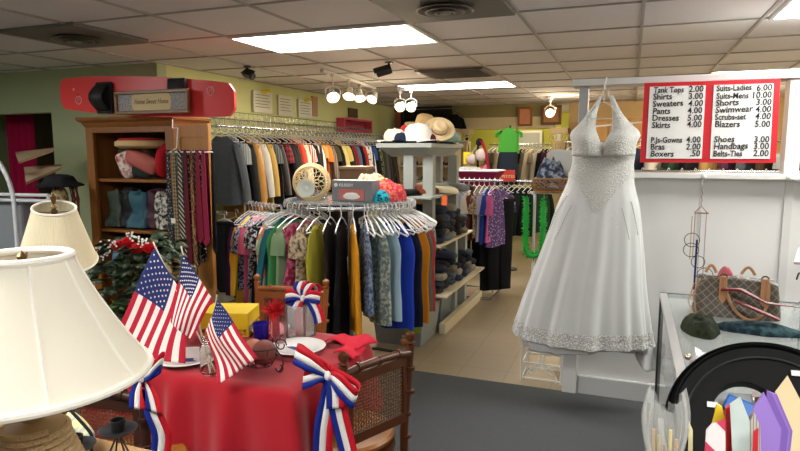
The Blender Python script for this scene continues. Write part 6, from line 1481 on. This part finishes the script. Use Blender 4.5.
b = MB(); b.box(CX0 + .031, CX1 - .001, CY0 + .021, CY1 - .019, CZ - .008, CZ); b.build('top_glass', mat('#aab4b2', rough=.06, alpha=.45), t, smooth=False)
b = MB(); b.box(CX0 + .004, CX0 + .009, CY0 + .02, CY1 - .02, .35, CZ - .02); b.build('side_glass', mat('#aab4b2', rough=.06, alpha=.2), t, smooth=False)
b = MB(); b.box(CX0 + .02, CX1 - .02, CY0 + .02, CY1 - .02, .32, .345); b.build('deck', mat('#b9bab8', rough=.5), t, smooth=False)
b = MB(); b.box(CX0 + .02, CX1 - .02, CY0 + .02, CY1 - .02, .009, .1); b.build('plinth', mat('#8d8f90', rough=.5), t, smooth=False)
b = MB(); b.box(CX0 + .02, CX1 - .02, CY1 - .4, CY1 - .03, .64, .648); b.build('inner_shelf', mat('#b3bbb9', rough=.1, alpha=.5), t, smooth=False)
for i, (px, py) in enumerate([(688, 357), (684, 377)]):
    p = at(px, py, Y=1.74); b = MB(); b.ellipsoid(p, .009, .009, .009, 14, 8); o = b.build('lock_knob', mat('#d9c9b5', rough=.15, metal=.9), t)
# handbag
a = at(694, 332, Y=2.6); e = at(784, 284, Y=2.6)
BX0, BX1, BZ0, BZ1 = a.x, e.x, CZ + .002, e.z + .01
mono = mat('#5e554b', rough=.45)
def mono_nodes(m):
    nt = m.node_tree; N = nt.nodes; L = nt.links; b = N['Principled BSDF']; tc = N.new('ShaderNodeTexCoord'); sep = N.new('ShaderNodeSeparateXYZ'); L.new(tc.outputs['Object'], sep.inputs[0])
    def mth(op, x, y=None):
        n = N.new('ShaderNodeMath'); n.operation = op
        for i, v in enumerate((x, y)):
            if v is None: continue
            if isinstance(v, (int, float)): n.inputs[i].default_value = v
            else: L.new(v, n.inputs[i])
        return n.outputs[0]
    s = 2 * PI / .032
    w1 = mth('ABSOLUTE', mth('SINE', mth('MULTIPLY', mth('ADD', sep.outputs[0], sep.outputs[2]), s / 2))); w2 = mth('ABSOLUTE', mth('SINE', mth('MULTIPLY', mth('SUBTRACT', sep.outputs[0], sep.outputs[2]), s / 2)))
    fac = mth('LESS_THAN', mth('MINIMUM', w1, w2), .2)
    mx = N.new('ShaderNodeMix'); mx.data_type = 'RGBA'; L.new(fac, mx.inputs['Factor']); mx.inputs[6].default_value = hexc('#4f4941'); mx.inputs[7].default_value = hexc('#857a66'); L.new(mx.outputs[2], b.inputs['Base Color'])
mono_nodes(mono)
t = thing('handbag', 'brown lattice patterned handbag with tan handles on the glass case', 'handbag', ((BX0 + BX1) / 2, 2.66, BZ0))
bcx, hw = (BX0 + BX1) / 2, (BX1 - BX0) / 2; hh = BZ1 - BZ0
def bagf(u, v):
    a = 2 * PI * u; sg = lambda q, k: math.copysign(abs(q) ** k, q); cap = 1 if 0 < v < 1 else .02
    vv = min(max(v, .02), .98); s = 1.04 - .1 * vv; th = (.1 - .065 * vv ** 1.5)
    return Vector((bcx + sg(math.cos(a), .35) * hw * s * cap, 2.66 + sg(math.sin(a), .6) * th * cap, BZ0 + hh * vv + (.006 * math.sin(a * 3) if v > .8 else 0) - .012 * math.cos(a) ** 2 * vv))
b = MB(); b.grid(bagf, 44, 14, closeu=True); b.build('body', mono, t, angle=70)
tan = mat('#b98a62', rough=.45)
for k, xx in enumerate((BX0 + .075, BX0 + .215)):
    b = MB(); b.prism([(xx, BZ1 + .01), (xx + .026, BZ1 + .01), (xx + .026, BZ1 - .08), (xx + .013, BZ1 - .1), (xx, BZ1 - .08)], 2.565, 2.572); b.build('strap_tab', tan, t, smooth=False, bev=.002)
    b = MB(); b.tube([(xx + .013 + .012 * math.cos(q * .5), 2.57, BZ1 + .008 + .012 * math.sin(q * .5)) for q in range(13)], .003, 6); b.build('strap_ring', brass, t)
x0, x1 = BX0 + .09, BX0 + .235
b = MB(); b.tube([(x0 + (x1 - x0) * (.5 - .5 * math.cos(PI * q / 16)) + .02 * math.sin(PI * q / 16), 2.555 - .02 * math.sin(PI * q / 16), BZ1 + .01 - .155 * math.sin(PI * q / 16) ** .8) for q in range(17)], .0055, 8); b.build('handle', tan, t)
b = MB(); b.tube([(x0 - .045 + .04 * q / 10, 2.75, BZ1 - .01 + .03 * math.sin(PI * q / 10)) for q in range(11)], .006, 8); b.tube([(x1 - .06 + .05 * q / 10, 2.75, BZ1 - .01 + .03 * math.sin(PI * q / 10)) for q in range(11)], .006, 8); b.build('rear_handle', tan, t)
b = MB(); b.tube([(BX0 + .01, 2.6, BZ1 - .01), (BX0 - .015, 2.57, BZ1 - .07), (BX0 + .0, 2.565, BZ1 - .14), (BX0 + .03, 2.56, BZ1 - .19)], .003, 6); b.tube([(BX0 - .01, 2.6, BZ1 - .03), (BX0 - .03, 2.57, BZ1 - .1), (BX0 - .01, 2.56, BZ0 + .02)], .0025, 6); b.build('shoulder_strap', tan, t)
heap('green_cloth', 'dark green camouflage cloth crumpled left of the handbag', (BX0 + .0, 2.4, CZ + .001), .065, .12, .05, cloth('#2c3322', pattern='floral', color2='#1b2016', scale=22.), 'cloth', 41)
heap('dark_scarf', 'dark teal scarf lying in front of the handbag', (BX0 + .2, 2.45, CZ + .001), .15, .06, .03, cloth('#1d2e36', pattern='floral', color2='#3c5a60', scale=16.), 'scarf', 43)
for k, (lab, pts, cc) in enumerate([('red leather belt looped in front of the handbag', [(BX0 + .08, 2.53, CZ + .13), (BX0 + .14, 2.5, CZ + .14), (BX0 + .22, 2.49, CZ + .1), (BX0 + .34, 2.5, CZ + .09)], '#701c22'), ('thin red strap under the red leather belt', [(BX0 + .12, 2.48, CZ + .1), (BX0 + .17, 2.46, CZ + .085), (BX0 + .26, 2.45, CZ + .05)], '#7c2228')]):
    b = MB(); b.tube(pts, [.014, .018, .012, .003][:len(pts)], 10, flat=.35); tag(b.build('belt', mat(cc, rough=.35)), lab, 'belt')
heap('pink_pouch', 'small coral pouch peeking above the handbag top', (BX0 + .13, 2.84, CZ + .001), .045, .035, .165, mat('#c0606a', rough=.5), 'pouch', 44, amp=.05)
# rack at the right picture edge
t = thing('wire_rack', 'black wire rack with hooks and a pink shelf at the partition', 'rack', (.8, 3.35, 0))
b = MB(); b.tube([(.8, 3.35, .01), (.8, 3.35, 1.08)], .005, 6); b.tube([(1.1, 3.35, .01), (1.1, 3.35, 1.08)], .005, 6); b.build('upright', BLACK_METAL, t)
for z in (1.03, .88, .74): b = MB(); b.tube([(1.1, 3.35, z), (.8, 3.35, z), (.765, 3.3, z - .005), (.75, 3.26, z - .025)], .004, 6); b.build('hook', BLACK_METAL, t)
b = MB(); b.hexa([(.72, 3.2, 1.085), (1.15, 3.2, 1.085), (1.15, 3.5, 1.085), (.8, 3.5, 1.085)], [(.72, 3.2, 1.095), (1.15, 3.2, 1.1), (1.15, 3.5, 1.13), (.8, 3.5, 1.12)]); b.build('shelf', mat('#b09aa0', rough=.5), t, smooth=False)
# ------------------------------------------------------------------ big black round tray spinner
t = thing('round_display', 'large black double disc display with a round central opening', 'display disc', (.42, 1.25, .95))
cN = Vector((-.12, -.8, .58)).normalized()
xd = Vector((1, 0, 0)); xd = (xd - cN * xd.dot(cN)).normalized(); yd = cN.cross(xd)
bkm = mat('#08090a', rough=.7, spec=.25)
D0 = at(769, 431, Y=1.2)
HX, HY, HR = -.035, .036, .052
for k, (off, R0) in enumerate([(0, .16), (-.035, .176)]):
    M = frame(D0 + cN * off, xd, yd, cN)
    R1 = HR + .004 * k
    def ann(u, v):
        a = 2 * PI * u; ca, sa = math.cos(a), math.sin(a)
        seq = [(1, -.004), (0, -.001), (0, .012), (.03, .013), (.06, .001), (.5, -.006), (1, -.004)]
        f = v * 6; q = min(5, int(f)); s = f - q; w = seq[q][0] + (seq[q + 1][0] - seq[q][0]) * s; z = seq[q][1] + (seq[q + 1][1] - seq[q][1]) * s - (.004 if v < .17 else 0)
        return M @ Vector((R0 * ca * (1 - w) + (HX + R1 * ca) * w, R0 * sa * (1 - w) + (HY + R1 * sa) * w, z))
    b = MB(); b.grid(ann, 80, 6, closeu=True); b.build('disc', bkm, t)
M = frame(D0, xd, yd, cN)
b = MB(); b.tube([M @ Vector((.136 * math.cos(k * PI / 36), .136 * math.sin(k * PI / 36), .002)) for k in range(72)], .0022, 6, closed=True); b.build('groove_ring', mat('#2a2d2c', rough=.4), t)
b = MB(); b.lathe([(.052, -.006), (.055, -.05), (.058, -.05), (.056, -.006), (.052, -.006)], 40, (HX, HY, 0), M=M); b.build('inner_sleeve', bkm, t)
b = MB(); b.tube([D0 - cN * .09, (D0 - cN * .09) + Vector((0, .03, -.1)), (D0.x, 1.36, .75), (D0.x, 1.36, .01)], .03, 12); b.lathe([(.2, .009), (.19, .03), (.03, .04)], 28, (D0.x, 1.36, 0)); b.build('stand', bkm, t)
for (u, v, lab) in ((-.09, .036, 'small white price sticker left of the opening of the black disc'), (.05, .11, 'small white price sticker on the upper rim of the black disc')):
    b = MB(); b.box(u - .009, u + .009, v - .005, v + .005, .003, .0042, M=M); tag(b.build('price_sticker', mat('#d9dcdc')), lab, 'sticker')
# items inside the opening
M = M @ TR(HX, HY - .008, 0) @ Matrix.Scale(.78, 4)
Q = lambda x, y, z: M @ Vector((x, y, z))
b = MB(); b.box(-.05, .05, -.005, .035, -.05, -.02, M=M @ Matrix.Rotation(-.35, 4, 'Z')); tag(b.build('blue_packet', mat('#1f5fae', rough=.3), smooth=False, bev=.004), 'blue plastic packet inside the black disc opening', 'packet')
b = MB(); b.box(-.07, .02, .0, .066, -.085, -.07, M=M); tag(b.build('grey_packet', mat('#9fa3a4', rough=.4), smooth=False, bev=.003), 'grey plastic wrapped packet high in the black disc opening', 'packet')
b = MB(); b.box(.024, .07, .01, .06, -.085, -.07, M=M); tag(b.build('cardboard_piece', mat('#8a5426', rough=.7), smooth=False), 'brown cardboard piece in the black disc opening', 'cardboard')
heap('tissue', 'white crumpled tissue at the right of the blue packet', Q(.035, -.03, -.075), .03, .025, .04, mat('#cdd0d0', rough=.6), 'tissue', 51)
# ------------------------------------------------------------------ card tray in the right front corner
t = thing('card_tray', 'grey tray of greeting cards and envelopes in front of the black disc', 'tray', (.2, .82, 1.0))
b = MB(); b.box(.06, .42, .7, .96, 1.03, 1.04); b.box(.06, .42, .955, .965, 1.04, 1.11); b.box(.06, .07, .7, .955, 1.04, 1.12); b.box(.41, .42, .7, .955, 1.04, 1.12); b.box(.07, .41, .7, .71, 1.04, 1.09); b.build('tray_body', mat('#8f9496', rough=.4), t, smooth=False)
b = MB(); b.tube([(.24, .83, 1.03), (.24, .83, .01)], .03, 12); b.lathe([(.2, .009), (.19, .03), (.03, .04)], 28, (.24, .83, 0)); b.build('pedestal', bkm, t)
def card(name, label, corners, Y, th, m, cat, dy=.0, m2=None):
    """a flat card: outline surveyed at its own depth Y, leaning back by dy"""
    P3 = [at(px, py, Y=Y) for px, py in corners]
    for p, q in zip(P3, corners):
        if q[1] >= 470: p.z = 1.0405
    zmin = min(p.z for p in P3)
    fr = [Vector((p.x, Y + (p.z - zmin) * dy, p.z)) for p in P3]
    n = len(fr); b = MB(); b.add(fr + [p + Vector((.0, th, 0)) for p in fr], [tuple(range(n)), tuple(reversed(range(n, 2 * n)))] + [(i, i + n, (i + 1) % n + n, (i + 1) % n) for i in range(n)])
    return tag(b.build(name, m, smooth=False), label, cat)
card('greeting_card', 'large cream card standing at the right end of the tray', [(779, 398), (792, 382), (812, 420), (812, 480), (786, 480)], .93, .002, mat('#d9c79e', rough=.6), 'card', .1)
for i in range(3):
    card('envelope', ['purple envelope, rearmost of the purple ones beside the cream card', 'purple envelope in the middle of the purple envelopes', 'purple envelope tucked just behind the front purple one'][i], [(775 - 2 * i, 399 - 1 * i), (781 - 2.5 * i, 401), (796 - 2 * i, 437), (785 - 2 * i, 470), (776 - 2 * i, 470), (770, 410)], .9 - .012 * i, .003, mat(['#7d5fae', '#8a6cba', '#7656a6'][i], rough=.6), 'envelope', .1)
t = card('envelope', 'front purple envelope with a pointed flap in the card tray', [(768, 400), (785, 436), (777, 470), (768, 470), (756, 416)], .85, .004, mat('#8f72bf', rough=.6), 'envelope', .1)
card('greeting_card', 'striped grey white card stack edge beside the purple envelope', [(756, 416), (762, 430), (772, 470), (758, 470), (752, 425)], .83, .01, mat('#b9b4ac', rough=.6, pattern='stripe_v', color2='#8c7f78', scale=300.), 'card', .05)
card('greeting_card', 'white pointed card with a pale teal panel in the card tray', [(733, 412), (744, 405), (753, 428), (760, 470), (748, 470)], .82, .004, mat('#d3d6d2', rough=.5, pattern='mottle', color2='#8fb0ac', scale=22.), 'card', .1)
card('greeting_card', 'bright red card edge left of the white pointed card', [(728, 416), (733, 413), (750, 452), (752, 470), (740, 470)], .84, .008, mat('#c01f2e', rough=.5), 'card', .1)
card('greeting_card', 'small red card behind the white pointed card foot', [(757, 440), (762, 437), (766, 470), (756, 470)], .8, .004, mat('#b8232e', rough=.5), 'card', .1)
card('greeting_card', 'yellow topped pointed card in the tray', [(719, 411), (724, 413), (737, 455), (740, 470), (722, 470), (714, 430)], .86, .004, mat('#e3c42e', rough=.5), 'card', .1)
card('greeting_card', 'white card with pink diagonal stripes before the yellow card', [(708, 437), (714, 431), (728, 427), (733, 470), (703, 470)], .82, .003, mat('#dcd6d6', rough=.5, pattern='stripe_d', color2='#c43a58', scale=14.), 'card', .1)
card('greeting_card', 'tall thin cream card standing alone by the plastic sleeve', [(690, 427), (694, 436), (698, 470), (692, 470)], .88, .004, mat('#e0d8a8', rough=.5), 'card', .1)
# plastic sleeve with sticks
PC = Vector(at(668, 425, Y=.84)); PC.z = 1.1
plm = mat('#dadcd8', rough=.12, alpha=.25)
t = thing('plastic_sleeve', 'crinkled clear plastic bag of wooden sticks at the tray end', 'bag', (PC.x, PC.y, 1.05))
def slv(u, v):
    a = 2 * PI * u; w = .024 + .006 * math.sin(3 * v * PI) ; w *= (1 - .25 * v)
    return Vector((PC.x + w * math.cos(a) * 1.15 - .004 * v + .003 * math.sin(9 * a), PC.y + w * .6 * math.sin(a) + .003 * math.sin(7 * a + 5 * v), 1.06 + (.215 + .015 * math.cos(2 * a)) * v + .004 * math.sin(11 * a) * v))
b = MB(); b.grid(slv, 40, 20, closeu=True); b.build('plastic', plm, t, angle=30)
for k in range(5):
    b = MB(); b.tube([(PC.x + .006 * (k - 2), PC.y + .004 * (k % 2), 1.06), (PC.x + .007 * (k - 2) - .003, PC.y + .004 * (k % 2), 1.23 - .01 * (k % 3))], .0022, 6); b.build('stick', mat(['#b8925a', '#c9b46a', '#8f6d3c', '#d6c25a', '#c48f4c'][k], rough=.6), t)
b = MB(); b.tube([(PC.x, PC.y + .02, 1.06), (PC.x, PC.y + .02, 1.0), (.08, .84, .99), (.08, .84, 1.03)], .004, 6); b.build('clip', CHROME, t)
